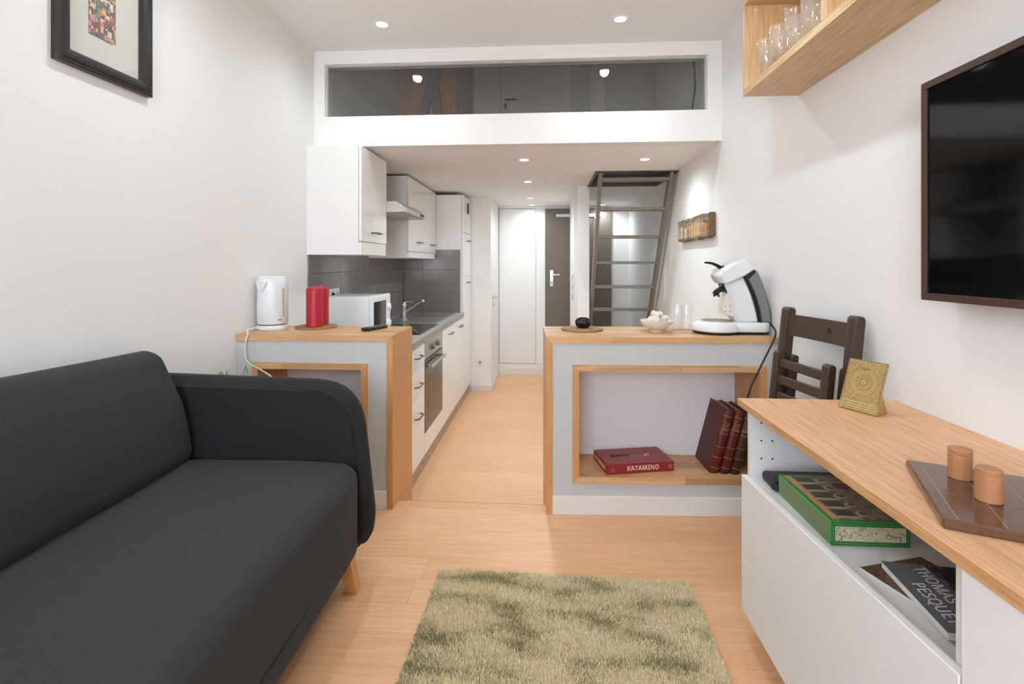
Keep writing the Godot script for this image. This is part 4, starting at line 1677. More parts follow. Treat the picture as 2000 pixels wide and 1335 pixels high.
# ---------------------------------------------------------------- left wall picture
func build_picture() -> void:
	var t := thing("framed_picture", "black framed picture with a wide cream mount on the left wall", "picture", Vector3(WL, 0.0, 0.0))
	var z0 := -1.745
	var z1 := -1.388
	var y0 := 1.720
	var y1 := 2.24
	var w := 0.046
	# frame with a sloping profile: four mitred mouldings
	var c := [Vector2(z0, y0), Vector2(z1, y0), Vector2(z1, y1), Vector2(z0, y1)]
	var inn := [Vector2(z0 + w, y0 + w), Vector2(z1 - w, y0 + w), Vector2(z1 - w, y1 - w), Vector2(z0 + w, y1 - w)]
	for i in 4:
		var j := (i + 1) % 4
		var s := S()
		var mid := Vector3(0.012, (c[i].y + c[j].y + inn[i].y + inn[j].y) / 4.0, (c[i].x + c[j].x + inn[i].x + inn[j].x) / 4.0)
		var prof := [[0.0, 0.0], [0.0, 0.022], [0.10, 0.026], [0.22, 0.026], [0.27, 0.023], [0.34, 0.026], [0.60, 0.026], [0.85, 0.021], [1.0, 0.014], [1.0, 0.0]]
		for k in prof.size() - 1:
			var p := []
			for e in [[i, k], [j, k], [j, k + 1], [i, k + 1]]:
				var v: Vector2 = (c[e[0]] as Vector2).lerp(inn[e[0]], prof[e[1]][0])
				p.append(Vector3(prof[e[1]][1], v.y, v.x))
			cface(s, p, Vector3(-0.02, mid.y, mid.z))
		obj("moulding", s, M.frame_black, t)
	var s := S()
	bx(s, 0.002, 0.006, y0 + w - 0.004, y1 - w + 0.004, z0 + w - 0.004, z1 - w + 0.004)
	obj("mount_board", s, M.mat_board, t)
	s = S()
	var im := Image.create(96, 224, false, Image.FORMAT_RGB8)
	im.fill(Color("7c3c34"))
	rng.seed = 63
	var pal := ["a9432f", "d08a4a", "e2c7a0", "2f6f66", "3c4a6a", "c98fa6", "6f2f38", "4f8f86", "e6a25c", "8a8f58", "f0e2d0", "27363f"]
	for n in 260:
		var q := Rect2i(rng.randi_range(-4, 92), rng.randi_range(-6, 220), rng.randi_range(4, 18), rng.randi_range(5, 20))
		im.fill_rect(q, Color(pal[rng.randi_range(0, 11)]))
		if n % 3 == 0:
			im.fill_rect(Rect2i(q.position.x + 3, q.position.y + 4, 2, 4), Color("26262a"))
	quad(s, Vector3(0.0063, 1.845, -1.503), Vector3(0.0063, 1.845, -1.605), Vector3(0.0063, 2.10, -1.605), Vector3(0.0063, 2.10, -1.503))
	obj("print", s, printed(im, 0.7), t)
	s = S()
	bx(s, 0.0085, 0.0105, y0 + w - 0.003, y1 - w + 0.003, z0 + w - 0.003, z1 - w + 0.003)
	obj("glazing", s, M.clear, t)


# ---------------------------------------------------------------- chair
func build_chair() -> void:
	# far post foot at the origin; local z runs along the chair's width, local x towards the wall
	var t := thing("folding_chair", "dark brown wooden folding chair leaning folded against the right wall", "chair", Vector3(0.853, 0.0, -2.030), 0.157)
	var lean := Vector3(0.098, 0.95, 0).normalized()
	var s: SurfaceTool
	var fr := Basis(Vector3(lean.y, -lean.x, 0), lean, Vector3(0, 0, 1))
	var W := 0.344
	for z in [0.0, W]:
		s = S()
		var p := rounded([Vector2(-0.019, 0.0), Vector2(0.019, 0.0), Vector2(0.019, 0.955), Vector2(-0.019, 0.955)], [0, 0, 0.017, 0.017], 5)
		prism(s, p, 0.040, 0.004, Transform3D(fr, Vector3(0.0, 0.002, z)), true)
		obj("back_post", s, M.walnut_y, t)
	# curved top rail with a hand hole
	s = S()
	var at := func(u: float, v: float, w: float) -> Vector3:
		# u along the rail, v up the chair, w off its plane
		var bow := 0.016 * (1.0 - pow(2.0 * u - 1.0, 2.0))
		return fr * Vector3(w + bow, v, lerpf(0.018, W - 0.018, u))
	var v0 := 0.850
	var v1 := 0.930
	var hu := 0.665
	var hv := 0.890
	var m := 28
	for side in [-1.0, 1.0]:
		var w: float = side * 0.010
		var hole := []
		var rim := []
		for k in m:
			var a := TAU * k / m
			var d := Vector2(cos(a), sin(a))
			hole.append(Vector2(hu + d.x * 0.032, hv + d.y * 0.0140))
			d *= Vector2(0.5, 0.04)
			var tx := (1.0 - hu) / d.x if d.x > 1e-6 else (-hu / d.x if d.x < -1e-6 else 1e9)
			var ty := (v1 - hv) / d.y if d.y > 1e-6 else ((v0 - hv) / d.y if d.y < -1e-6 else 1e9)
			rim.append(Vector2(hu, hv) + d * minf(tx, ty))
		for c in [Vector2(0, v0), Vector2(1, v0), Vector2(0, v1), Vector2(1, v1)]:
			var best := 0
			for k in m:
				if ((rim[k] - c) * Vector2(0.3, 1)).length() < ((rim[best] - c) * Vector2(0.3, 1)).length():
					best = k
			rim[best] = c
		for k in m:
			var l := (k + 1) % m
			for q in 6:
				var h0: Vector2 = hole[k].lerp(rim[k], q / 6.0)
				var h1: Vector2 = hole[l].lerp(rim[l], q / 6.0)
				var h2: Vector2 = hole[l].lerp(rim[l], (q + 1) / 6.0)
				var h3: Vector2 = hole[k].lerp(rim[k], (q + 1) / 6.0)
				if side < 0.0:
					quad(s, at.call(h0.x, h0.y, w), at.call(h3.x, h3.y, w), at.call(h2.x, h2.y, w), at.call(h1.x, h1.y, w))
				else:
					quad(s, at.call(h0.x, h0.y, w), at.call(h1.x, h1.y, w), at.call(h2.x, h2.y, w), at.call(h3.x, h3.y, w))
			if side > 0.0:
				quad(s, at.call(hole[k].x, hole[k].y, w), at.call(hole[k].x, hole[k].y, -w), at.call(hole[l].x, hole[l].y, -w), at.call(hole[l].x, hole[l].y, w))
	var n := 14
	for k in n:
		var a := float(k) / n
		var b := float(k + 1) / n
		quad(s, at.call(a, v1, -0.010), at.call(b, v1, -0.010), at.call(b, v1, 0.010), at.call(a, v1, 0.010))
		quad(s, at.call(a, v0, 0.010), at.call(b, v0, 0.010), at.call(b, v0, -0.010), at.call(a, v0, -0.010))
	obj("top_rail", s, M.walnut_z, t)
	# folded-up seat: two side rails with slats between them, in front of the posts
	var off := Vector3(-lean.y, lean.x, 0) * 0.030
	for z in [0.012, 0.282]:
		s = S()
		var p := rounded([Vector2(-0.016, 0.0), Vector2(0.016, 0.0), Vector2(0.016, 0.425), Vector2(-0.016, 0.425)], [0.01, 0.01, 0.015, 0.015], 5)
		prism(s, p, 0.034, 0.004, Transform3D(fr, off + lean * 0.360 + Vector3(0, 0, z)), true)
		obj("seat_rail", s, M.walnut_y, t)
	for i in 6:
		s = S()
		box(s, Vector3.ZERO, Vector3(0.016, 0.034, 0.236), 0.004, Transform3D(fr, off + lean * (0.742 - i * 0.063) + Vector3(0, 0, 0.147)))
		obj("seat_slat", s, M.walnut_z, t)
	# rear legs folded between the posts
	for z in [0.040, W - 0.040]:
		s = S()
		var p := rounded([Vector2(-0.014, 0.0), Vector2(0.014, 0.0), Vector2(0.014, 0.775), Vector2(-0.014, 0.775)], [0.0, 0.0, 0.013, 0.013], 5)
		prism(s, p, 0.024, 0.003, Transform3D(fr, Vector3(0.012, 0.002, z)), true)
		obj("rear_leg", s, M.walnut_y, t)
	for v in [0.20, 0.33]:
		s = S()
		tube(s, [lean * v, lean * v + Vector3(0, 0, W)], 0.010, 10)
		obj("cross_bar", s, M.walnut_z, t)


# ---------------------------------------------------------------- things on and in the counters
func trivet(at: Vector3, label: String) -> void:
	var s := S()
	lathe(s, [Vector2(0.0, 0.0), Vector2(0.101, 0.0), Vector2(0.103, 0.003), Vector2(0.103, 0.007), Vector2(0.101, 0.010), Vector2(0.0, 0.010)], 48)
	var o := obj("cork_trivet", s, M.cork)
	o.position = at
	tag(o, label, "trivet", "round cork trivets")


func build_left_items() -> void:
	var H := 0.793
	var s: SurfaceTool
	# kettle
	var t := thing("electric_kettle", "white electric kettle on the left counter against the wall", "kettle", Vector3(-1.363, H, -2.455), 0.0)
	s = S()
	lathe(s, [Vector2(0.0, 0.0), Vector2(0.070, 0.0), Vector2(0.073, 0.004), Vector2(0.073, 0.018), Vector2(0.068, 0.024), Vector2(0.0, 0.024)], 40)
	obj("power_base", s, M.white_body, t)
	s = S()
	lathe(s, [Vector2(0.062, 0.025), Vector2(0.062, 0.030)], 36)
	obj("gap_ring", s, M.taupe, t)
	s = S()
	lathe(s, [Vector2(0.0, 0.030), Vector2(0.069, 0.030), Vector2(0.072, 0.036), Vector2(0.0725, 0.10), Vector2(0.0715, 0.20), Vector2(0.071, 0.252), Vector2(0.069, 0.256), Vector2(0.0, 0.256)], 48)
	obj("jug", s, M.white_body, t)
	s = S()
	lathe(s, [Vector2(0.0, 0.257), Vector2(0.066, 0.257), Vector2(0.064, 0.262), Vector2(0.045, 0.266), Vector2(0.0, 0.267)], 40)
	obj("lid", s, M.white_body, t)
	# spout: a shallow beak facing the room
	s = S()
	prism(s, curve2([Vector2(-0.032, 0.245), Vector2(-0.024, 0.205), Vector2(0.0, 0.180), Vector2(0.024, 0.205), Vector2(0.032, 0.245)], 4), 0.016, 0.005, Transform3D(Basis(Vector3.UP, -0.35), Vector3(-0.022, 0.0, 0.062)), true)
	obj("spout", s, M.white_body, t)
	# water gauge on the right
	s = S()
	box(s, Vector3(0, 0.138, 0.0715), Vector3(0.014, 0.135, 0.006), 0.002, Transform3D(Basis(Vector3.UP, 1.22), Vector3.ZERO))
	obj("water_gauge", s, M.gauge, t)
	s = S()
	box(s, Vector3(0, 0.052, 0.0718), Vector3(0.018, 0.006, 0.002), 0.0005, Transform3D(Basis(Vector3.UP, 0.98), Vector3.ZERO))
	obj("badge", s, M.grey_plastic, t)
	s = S()
	tube(s, curve([Vector3(0.01, 0.235, -0.068), Vector3(0.012, 0.225, -0.105), Vector3(0.012, 0.14, -0.108), Vector3(0.01, 0.06, -0.070)]), 0.011, 10)
	obj("handle", s, M.white_body, t)
	# its white lead
	s = S()
	tube(s, curve([Vector3(-1.340, H + 0.010, -2.380), Vector3(-1.345, H + 0.012, -2.345), Vector3(-1.375, H + 0.022, -2.33), Vector3(-1.395, H + 0.016, -2.29), Vector3(-1.372, H + 0.004, -2.258), Vector3(-1.383, 0.735, -2.252), Vector3(-1.370, 0.672, -2.250), Vector3(-1.310, 0.637, -2.248), Vector3(-1.248, 0.598, -2.246), Vector3(-1.19, 0.53, -2.24), Vector3(-1.16, 0.40, -2.235), Vector3(-1.15, 0.004, -2.235)]), 0.0035, 8)
	tag(obj("kettle_lead", s, M.cord_white), "white kettle lead hanging over the front of the left counter", "cord")
	# candles
	trivet(Vector3(-1.172, H, -2.530), "round cork trivet under the red candles")
	var names := ["red pillar candle standing in front on the cork trivet", "red pillar candle standing behind the other one"]
	var spots := [Vector3(-1.161, H + 0.0102, -2.488), Vector3(-1.172, H + 0.0102, -2.578)]
	for i in 2:
		t = thing("pillar_candle", names[i], "candle", spots[i], 0.7 * i, "red pillar candles")
		s = S()
		lathe(s, [Vector2(0.0, 0.0), Vector2(0.039, 0.0), Vector2(0.0410, 0.002), Vector2(0.0410, 0.186), Vector2(0.039, 0.193), Vector2(0.033, 0.199), Vector2(0.020, 0.201), Vector2(0.0, 0.199)], 40)
		obj("wax", s, M.red_wax, t)
		s = S()
		tube(s, [Vector3(0, 0.198, 0), Vector3(0.001, 0.206, 0), Vector3(0.006, 0.211, 0.001)], 0.0016, 6)
		obj("wick", s, M.wick, t)
	# remote control
	t = thing("remote_control", "slim black remote control near the end of the left counter", "remote", Vector3(-0.848, H, -2.475), -0.36)
	s = S()
	rbox(s, Vector3(0.042, 0.017, 0.155), 0.006, 3, 2, Transform3D(Basis(), Vector3(0, 0.0085, 0)))
	var body := obj("shell", s, M.black, t)
	for i in 6:
		for j in 2:
			s = S()
			box(s, Vector3(-0.008 + j * 0.016, 0.0172, -0.055 + i * 0.020), Vector3(0.009, 0.0015, 0.009), 0.0006)
			obj("button", s, M.grey_plastic, body)
	# sprigs of a small plant behind the sofa
	t = thing("grass_plant", "small green grassy plant behind the sofa arm", "plant", Vector3(-1.31, 0.0, -2.05))
	s = S()
	lathe(s, [Vector2(0.0, 0.0), Vector2(0.055, 0.0), Vector2(0.075, 0.14), Vector2(0.070, 0.14), Vector2(0.055, 0.12), Vector2(0.0, 0.12)], 24)
	obj("pot", s, M.white_plastic, t)
	rng.seed = 90
	for i in 16:
		s = S()
		var a := TAU * i / 16.0 + rng.randf_range(-0.2, 0.2)
		var reach := rng.randf_range(0.03, 0.12)
		var top := rng.randf_range(0.56, 0.67)
		var d := Vector3(cos(a), 0, sin(a))
		d.x = maxf(d.x, -0.6)
		tube(s, curve([Vector3(0, 0.11, 0) + d * 0.02, Vector3(0, 0.35, 0) + d * reach * 0.3, Vector3(0, top, 0) + d * reach * 0.75, Vector3(0, top - 0.02, 0) + d * reach], 4), [0.003, 0.003, 0.003, 0.003, 0.0028, 0.0026, 0.0025, 0.0024, 0.0022, 0.002, 0.0016, 0.0012, 0.0006], 5)
		obj("blade", s, M.leaf, t)


func build_right_items(c: Node3D) -> void:
	var H := 0.793
	var s: SurfaceTool
	var t: Node3D
	# black ribbed candle holder on a trivet
	trivet(Vector3(0.182, H, -2.525), "round cork trivet at the left end of the right counter")
	s = S()
	var rib := func(a: float) -> float: return 1.0 - 0.07 * pow(absf(cos(a * 6.0)), 6.0)
	lathe(s, [Vector2(0.0, 0.0), Vector2(0.022, 0.0), Vector2(0.034, 0.008), Vector2(0.0400, 0.022), Vector2(0.0385, 0.036), Vector2(0.030, 0.046), Vector2(0.024, 0.050), Vector2(0.022, 0.049), Vector2(0.026, 0.040), Vector2(0.030, 0.024), Vector2(0.0, 0.010)], 72, Transform3D(), rib)
	var o := obj("tealight_holder", s, M.black_ceramic)
	o.position = Vector3(0.187, H + 0.0102, -2.535)
	tag(o, "black ribbed tealight holder shaped like a small pumpkin", "candle holder")
	# bowl with a heap of cloth
	s = S()
	lathe(s, [Vector2(0.0, 0.0), Vector2(0.030, 0.0), Vector2(0.030, 0.006), Vector2(0.050, 0.016), Vector2(0.070, 0.034), Vector2(0.080, 0.053), Vector2(0.0785, 0.0545), Vector2(0.068, 0.037), Vector2(0.048, 0.020), Vector2(0.0, 0.012)], 48)
	o = obj("ceramic_bowl", s, M.ceramic)
	o.position = Vector3(0.540, H, -2.505)
	tag(o, "white ceramic bowl on the right counter", "bowl")
	t = thing("crumpled_cloth", "pale beige cloth crumpled into the white bowl", "cloth", Vector3(0.540, H + 0.013, -2.505))
	rng.seed = 51
	for i in 9:
		s = S()
		var a0 := rng.randf() * TAU
		var pts := []
		for k in 5:
			var a := a0 + k * rng.randf_range(0.35, 0.7)
			var rr := rng.randf_range(0.006, 0.030 + 0.020 * float(i < 5))
			pts.append(Vector3(rr * cos(a), 0.024 + (0.018 if i < 5 else 0.040) + rng.randf_range(-0.006, 0.012), rr * sin(a)))
		tube(s, curve(pts, 5), 0.013, 9)
		obj("fold", s, M.linen, t)
	s = S()
	lathe(s, [Vector2(0.0, 0.0), Vector2(0.03, 0.004), Vector2(0.050, 0.018), Vector2(0.054, 0.028), Vector2(0.0, 0.038)], 20)
	obj("lower_heap", s, M.linen, t)
	# tumblers
	var names := ["clear glass tumbler closest to the white bowl", "clear glass tumbler in the middle, beside the coffee machine", "clear glass tumbler behind the other two on the counter"]
	var spots := [[0.650, -2.565], [0.700, -2.570], [0.672, -2.620]]
	var first: MeshInstance3D
	for i in 3:
		if i == 0:
			s = S()
			lathe(s, [Vector2(0.0, 0.0), Vector2(0.024, 0.0), Vector2(0.025, 0.002), Vector2(0.0285, 0.124), Vector2(0.0280, 0.1250), Vector2(0.0270, 0.124), Vector2(0.0228, 0.010), Vector2(0.0, 0.008)], 32)
			first = obj("glass_tumbler", s, M.thin_glass)
			o = first
		else:
			o = first.duplicate()
			o.name = numbered("glass_tumbler")
			add_child(o)
		o.position = Vector3(spots[i][0], H, spots[i][1])
		tag(o, names[i], "glass", "glass tumblers on the counter")
	build_coffee(Vector3(0.870, H, -2.470))
	# its black lead
	s = S()
	tube(s, curve([Vector3(1.022, H + 0.070, -2.47), Vector3(1.034, H + 0.058, -2.43), Vector3(1.030, H + 0.030, -2.35), Vector3(1.004, H + 0.009, -2.290), Vector3(0.987, 0.766, -2.285), Vector3(0.955, 0.693, -2.292), Vector3(0.922, 0.623, -2.292), Vector3(0.899, 0.572, -2.290), Vector3(0.885, 0.487, -2.288), Vector3(0.92, 0.30, -2.28), Vector3(0.94, 0.006, -2.27)]), 0.0038, 8)
	tag(obj("machine_lead", s, M.black), "black coffee machine lead hanging over the right counter front", "cord")


func build_coffee(at: Vector3) -> void:
	var t := thing("coffee_machine", "white and grey single-serve coffee machine on the right counter", "coffee machine", at)
	var k := 0.00238
	# outline points are given in 1/7.415 steps of a side view: (x right, y up) in metres
	var P := func(x: float, y: float) -> Vector2: return Vector2((x / 7.415 + 1330.0 - 1425.0) * k, (651.0 - (y / 7.415 + 490.0)) * k)
	var s := S()
	# dark foot
	lathe(s, [Vector2(0.0, 0.0), Vector2(0.096, 0.0), Vector2(0.103, 0.006), Vector2(0.103, 0.012), Vector2(0.0, 0.012)], 48, Transform3D(Basis(), Vector3(-0.062, 0, 0)))
	prism(s, rounded([Vector2(-0.02, -0.072), Vector2(0.166, -0.072), Vector2(0.166, 0.072), Vector2(-0.02, 0.072)], [0, 0.05, 0.05, 0], 6), 0.012, 0.002, Transform3D(Basis(Vector3.RIGHT, PI / 2), Vector3(0, 0.006, 0)))
	obj("foot", s, M.black, t)
	s = S()
	lathe(s, [Vector2(0.0, 0.0125), Vector2(0.106, 0.0125), Vector2(0.111, 0.018), Vector2(0.111, 0.030), Vector2(0.106, 0.046), Vector2(0.092, 0.056), Vector2(0.070, 0.058), Vector2(0.0, 0.058)], 56, Transform3D(Basis(), Vector3(-0.062, 0, 0)))
	obj("drip_base", s, M.white_body, t)
	s = S()
	prism(s, rounded([Vector2(-0.01, -0.078), Vector2(0.172, -0.078), Vector2(0.172, 0.078), Vector2(-0.01, 0.078)], [0, 0.055, 0.055, 0], 8), 0.044, 0.004, Transform3D(Basis(Vector3.RIGHT, PI / 2), Vector3(0, 0.0345, 0)), true)
	obj("rear_base", s, M.white_body, t)
	s = S()
	lathe(s, [Vector2(0.0, 0.0582), Vector2(0.074, 0.0582), Vector2(0.074, 0.0605), Vector2(0.0, 0.0605)], 40, Transform3D(Basis(), Vector3(-0.055, 0, 0)))
	var tray := obj("drip_tray", s, M.steel, t)
	for i in 7:
		s = S()
		var z := -0.054 + i * 0.018
		var half := sqrt(0.068 * 0.068 - z * z)
		bx(s, -0.055 - half, -0.055 + half, 0.0605, 0.0610, z - 0.003, z + 0.003)
		obj("slot", s, M.taupe, tray)
	# column
	s = S()
	var col := PackedVector2Array([P.call(780, 1030), P.call(1072, 1030), P.call(1060, 930), P.call(1035, 820), P.call(1005, 710), P.call(965, 590), P.call(925, 490), P.call(880, 400), P.call(845, 350), P.call(600, 465), P.call(640, 560), P.call(672, 660), P.call(700, 770), P.call(728, 880), P.call(750, 980)])
	prism(s, col, 0.120, 0.012, Transform3D(), true)
	obj("column", s, M.white_body, t)
	s = S()
	var tank := PackedVector2Array([P.call(1078, 1030), P.call(1240, 1030), P.call(1236, 940), P.call(1222, 840), P.call(1195, 720), P.call(1160, 590), P.call(1115, 450), P.call(1060, 320), P.call(1035, 275), P.call(1000, 262), P.call(860, 350), P.call(888, 402), P.call(933, 490), P.call(973, 590), P.call(1013, 710), P.call(1043, 820), P.call(1066, 930)])
	prism(s, tank, 0.135, 0.010, Transform3D(), true)
	obj("water_tank", s, M.grey_plastic, t)
	s = S()
	var rim := PackedVector2Array([P.call(1068, 1029), P.call(1090, 1029), P.call(1062, 820), P.call(1000, 610), P.call(905, 402), P.call(1010, 290), P.call(990, 252), P.call(852, 352), P.call(880, 405), P.call(965, 600), P.call(1035, 820)])
	prism(s, rim, 0.139, 0.002)
	obj("tank_edge", s, M.black, t)
	# tilted head
	s = S()
	var head := rounded([P.call(500, 355), P.call(535, 280), P.call(640, 205), P.call(780, 135), P.call(885, 108), P.call(945, 175), P.call(997, 252), P.call(850, 350), P.call(590, 468), P.call(560, 455)], [0.008, 0.012, 0.016, 0.016, 0.014, 0.012, 0.008, 0.01, 0.004, 0.004], 4)
	prism(s, head, 0.150, 0.010, Transform3D(), true)
	obj("brew_head", s, M.white_body, t)
	s = S()
	var lev: Array = []
	for q in [[640, 225], [600, 238], [560, 215], [500, 182], [430, 162], [350, 156]]:
		var v: Vector2 = P.call(q[0], q[1])
		lev.append(Vector3(v.x, v.y, 0.0))
	tube(s, curve(lev, 3), [0.010, 0.010, 0.010, 0.010, 0.010, 0.0095, 0.009, 0.008, 0.0075, 0.007, 0.0065, 0.006, 0.0055, 0.005, 0.0045, 0.003], 10)
	obj("lever", s, M.black_gloss, t)
	# spout
	s = S()
	prism(s, PackedVector2Array([P.call(572, 470), P.call(610, 465), P.call(668, 600), P.call(640, 600), P.call(600, 555)]), 0.06, 0.004)
	var sp: Array = []
	for q in [[640, 545], [580, 555], [530, 590], [495, 630]]:
		var v: Vector2 = P.call(q[0], q[1])
		sp.append(Vector3(v.x, v.y, 0.0))
	tube(s, curve(sp, 4), 0.013, 12)
	for q in [[-0.012, 505], [0.012, 545]]:
		var v: Vector2 = P.call(q[1], 620)
		tube(s, [Vector3(v.x, v.y, q[0]), Vector3(v.x, v.y - 0.014, q[0])], 0.004, 8)
	obj("spout", s, M.black_gloss, t)
	# pale front cover of the column with small embossed squares
	s = S()
	prism(s, PackedVector2Array([P.call(655, 600), P.call(625, 650), P.call(602, 720), P.call(590, 810), P.call(592, 910), P.call(755, 965), P.call(735, 880), P.call(708, 770), P.call(680, 660)]), 0.075, 0.004)
	var fc := obj("front_cover", s, M.cover_beige, t)
	for i in 4:
		s = S()
		var v: Vector2 = P.call(612 + 68 * (i % 2), 790 + 78 * (i / 2))
		box(s, Vector3(v.x, v.y, 0.0377), Vector3(0.006, 0.008, 0.0012), 0.0004)
		obj("embossed_square", s, M.gauge, fc)


func old_book(called: String, label: String, at: Vector3, tilt: float, w: float, h: float, d: float, spine: Material, board: Material, turn: float) -> void:
	# spine faces +z; the book leans to the right by tilt
	var t := thing(called, label, "book", at, turn, "old leather books in the niche")
	var xf := Transform3D(Basis(Vector3.BACK, -tilt), Vector3(0, 0.0008, 0))
	var s := S()
	box(s, Vector3(w / 2, h / 2, -d / 2), Vector3(w - 0.006, h - 0.008, d - 0.008), 0.001, xf)
	obj("page_block", s, M.pages, t)
	for x in [0.0015, w - 0.0015]:
		s = S()
		box(s, Vector3(x, h / 2, -d / 2 - 0.002), Vector3(0.003, h, d - 0.006), 0.0008, xf)
		obj("board", s, board, t)
	s = S()
	var arc := []
	for k in 11:
		var a := PI * k / 10.0
		arc.append(Vector2(w / 2 - cos(a) * w / 2, sin(a) * 0.012 - 0.003))
	arc.append(Vector2(w - 0.003, -0.006))
	arc.append(Vector2(0.003, -0.006))
	prism(s, PackedVector2Array(arc), h, 0.001, xf * Transform3D(Basis(Vector3.RIGHT, -PI / 2), Vector3(0, h / 2, 0)) * Transform3D(Basis(Vector3(1, 0, 0), Vector3(0, -1, 0), Vector3(0, 0, -1)), Vector3.ZERO), true)
	var sp := obj("spine", s, spine, t)
	for y in [0.10, 0.26, 0.42, 0.63, 0.70, 0.90]:
		s = S()
		var line := []
		for k in 9:
			var a := PI * (0.06 + 0.88 * k / 8.0)
			line.append(xf * Vector3(w / 2 - cos(a) * w / 2, h * y, sin(a) * 0.012 - 0.003))
		tube(s, line, 0.0016, 6)
		obj("gilt_band", s, M.gilt, sp)
	s = S()
	for i in 5:
		box(s, Vector3(w / 2 + sin(i * 2.4) * w * 0.06, h * 0.80 - i * 0.008, 0.0088), Vector3(w * (0.55 - 0.07 * (i % 3)), 0.003, 0.001), 0.0, xf)
	obj("gilt_tooling", s, M.gilt, sp)


func build_niche_items(c: Node3D) -> void:
	var Y := 0.1691
	var s: SurfaceTool
	old_book("old_book", "leftmost of three old red leather books leaning in the niche", Vector3(0.744, Y, -2.365), 0.255, 0.043, 0.30, 0.195, M.spine_red, M.book_red, 0.03)
	old_book("old_book", "middle of three old red leather books leaning in the niche", Vector3(0.791, Y, -2.360), 0.255, 0.041, 0.295, 0.190, M.spine_red, M.book_red, 0.03)
	old_book("old_book", "dark brown leather book leaning nearest the console in the niche", Vector3(0.836, Y, -2.358), 0.255, 0.041, 0.29, 0.185, M.spine_brown, M.book_red, 0.03)
	# red puzzle game box
	var t := thing("red_game_box", "dark red boxed puzzle game with pale lettering in the niche", "game box", Vector3(0.413, Y, -2.4323), -0.0)
	t.rotation.y = 0.214
	s = S()
	box(s, Vector3(0, 0.0225, 0), Vector3(0.322, 0.045, 0.190), 0.0015)
	var b := obj("box_body", s, M.game_red, t)
	s = S()
	for q in [[-0.152, 0.152, -0.086, -0.0845], [-0.152, 0.152, 0.0845, 0.086], [-0.152, -0.1505, -0.0845, 0.0845], [0.1505, 0.152, -0.0845, 0.0845]]:
		bx(s, q[0], q[1], 0.0449, 0.0453, q[2], q[3])
	obj("lid_border", s, plain("a8625a", 0.5), b)
	rng.seed = 12
	for i in 13:
		s = S()
		var x := -0.100 + i * 0.0145
		var d := rng.randf_range(0.012, 0.034)
		box(s, Vector3(x, 0.0451, rng.randf_range(-0.008, 0.008)), Vector3(0.012, 0.0006, d))
		box(s, Vector3(x + 0.004, 0.0451, -d / 2), Vector3(0.018, 0.0006, 0.010))
		obj("printed_shape", s, M.black if i < 6 else (M.taupe if i < 11 else M.game_yellow), b)
	lettering("KATAMINO", 0.021, M.cream, b, Transform3D(Basis(), Vector3(0.012, 0.0235, 0.0951)))
	lettering("KATAMINO", 0.021, M.game_yellow, b, Transform3D(Basis(Vector3.UP, -PI / 2), Vector3(-0.1611, 0.0235, 0.0)))
	s = S()
	lathe(s, [Vector2(0.0075, 0.0), Vector2(0.009, 0.0), Vector2(0.009, 0.0006), Vector2(0.0075, 0.0006)], 24, Transform3D(Basis(Vector3.RIGHT, PI / 2), Vector3(0.143, 0.0235, 0.095)))
	tube(s, [Vector3(0.140, 0.0265, 0.0953), Vector3(0.143, 0.0225, 0.0953), Vector3(0.146, 0.0265, 0.0953)], 0.0009, 6)
	tube(s, [Vector3(0.143, 0.0225, 0.0953), Vector3(0.143, 0.0190, 0.0953)], 0.0009, 6)
	obj("round_badge", s, M.game_yellow, b)
	s = S()
	bx(s, -0.142, -0.122, 0.012, 0.016, 0.095, 0.0955)
	bx(s, -0.141, -0.134, 0.019, 0.029, 0.095, 0.0955)
	bx(s, -0.131, -0.124, 0.019, 0.029, 0.095, 0.0955)
	obj("publisher_mark", s, plain("b0685e", 0.5), b)


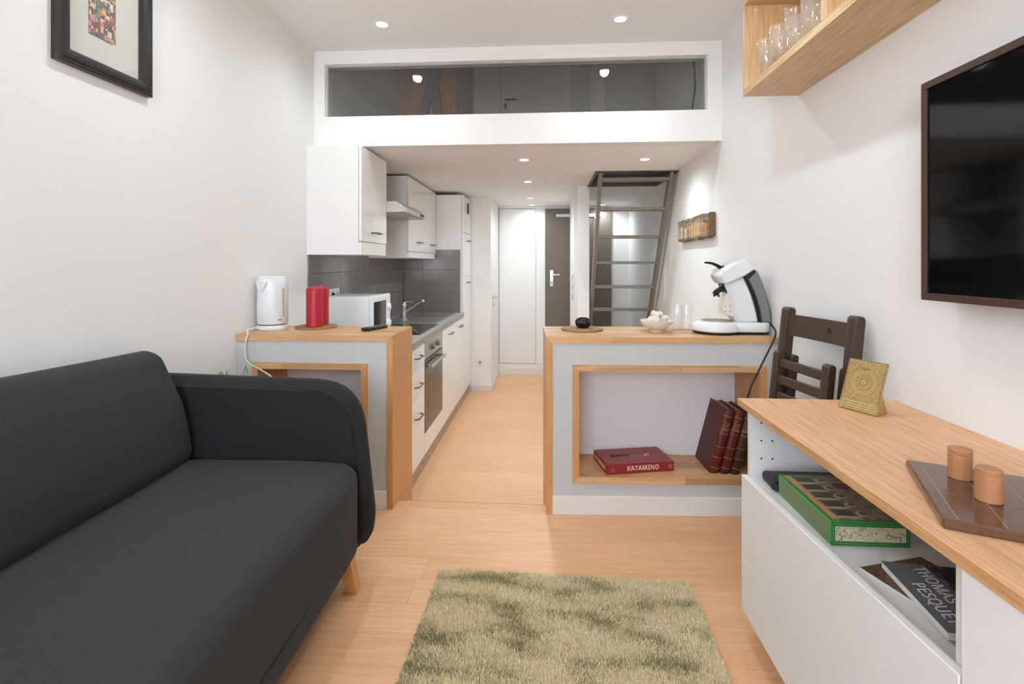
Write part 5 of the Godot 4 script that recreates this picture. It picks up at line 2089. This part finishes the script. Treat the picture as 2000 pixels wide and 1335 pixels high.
# ---------------------------------------------------------------- scene
func _ready() -> void:
	# camera: level, with the lens shifted down
	var cam := Camera3D.new()
	cam.name = "camera"
	add_child(cam)
	cam.position = Vector3(0, 1.12, 0)
	cam.rotation.y = atan(65.0 / 990.0)
	cam.projection = Camera3D.PROJECTION_FRUSTUM
	cam.near = 0.05
	cam.far = 60.0
	cam.size = 1335.0 / 990.0 * cam.near
	cam.frustum_offset = Vector2(0, -152.5 / 990.0 * cam.near)
	cam.current = true
	# sky seen through the rear window, exposure
	var we := WorldEnvironment.new()
	we.name = "environment"
	var env := Environment.new()
	env.background_mode = Environment.BG_SKY
	var sky := Sky.new()
	var sm := ProceduralSkyMaterial.new()
	sm.sky_top_color = Color(0.80, 0.85, 0.93)
	sm.sky_horizon_color = Color(0.88, 0.91, 0.95)
	sm.ground_horizon_color = Color(0.80, 0.81, 0.82)
	sm.ground_bottom_color = Color(0.67, 0.68, 0.69)
	sm.sky_energy_multiplier = 3.4
	sm.ground_energy_multiplier = 4.8
	sky.sky_material = sm
	env.sky = sky
	env.tonemap_mode = Environment.TONE_MAPPER_LINEAR
	env.tonemap_exposure = 1.0
	env.sdfgi_enabled = true
	env.ssao_enabled = true
	env.ssil_enabled = true
	we.environment = env
	add_child(we)

	make_materials()
	build_structure()
	# recessed lamps
	var LP := 0.575
	var g := "recessed spotlights in the living ceiling"
	downlight(-0.900, CEIL, -2.745, LP * 0.84, 84.0, "recessed ceiling spotlight at upper left, above the mezzanine window", g)
	downlight(0.404, CEIL, -2.770, LP * 0.84, 84.0, "recessed ceiling spotlight at upper right, above the mezzanine window", g)
	downlight(-0.900, CEIL, -1.66, LP * 1.14, 84.0, "recessed ceiling spotlight above the sofa, out of the picture", g)
	downlight(0.390, CEIL, -1.66, LP * 1.14, 84.0, "recessed ceiling spotlight above the rug, out of the picture", g)
	g = "recessed spotlights under the mezzanine"
	var KP := 0.95
	downlight(-0.146, LOFT, -3.541, KP, 84.0, "nearest recessed spotlight of the row along the kitchen passage", g)
	downlight(-0.155, LOFT, -4.488, KP, 84.0, "second recessed spotlight of the row along the kitchen passage", g)
	downlight(-0.165, LOFT, -5.60, KP * 0.8, 84.0, "third recessed spotlight of the row along the kitchen passage", g)
	downlight(-0.165, LOFT, -6.25, KP * 0.35, 84.0, "farthest recessed spotlight of the row, by the white door", g)
	downlight(0.690, LOFT, -3.575, KP * 0.7, 84.0, "recessed spotlight in front of the ladder hatch", g)
	downlight(0.700, LOFT, -6.30, KP * 0.6, 84.0, "recessed spotlight behind the ladder near the taupe door", g)

	counter("left_counter", "left breakfast counter of white panels and beech with a niche", Vector3(WL, 0, -2.271), 0.0, 0.745, 0.34, true, 0.080, 0.627, 0.140, 0.663, 0.27)
	var rc := counter("right_counter", "right breakfast counter of white panels and beech with a wide niche", Vector3(0.004, 0, -2.275), 0.0393, 1.028, 0.385, false, 0.118, 0.975, 0.140, 0.668, 0.272)
	build_kitchen()
	build_ladder()
	build_sofa()
	build_rug()
	build_console()
	build_right_wall()
	build_picture()
	build_chair()
	build_left_items()
	build_right_items(rc)
	build_niche_items(rc)
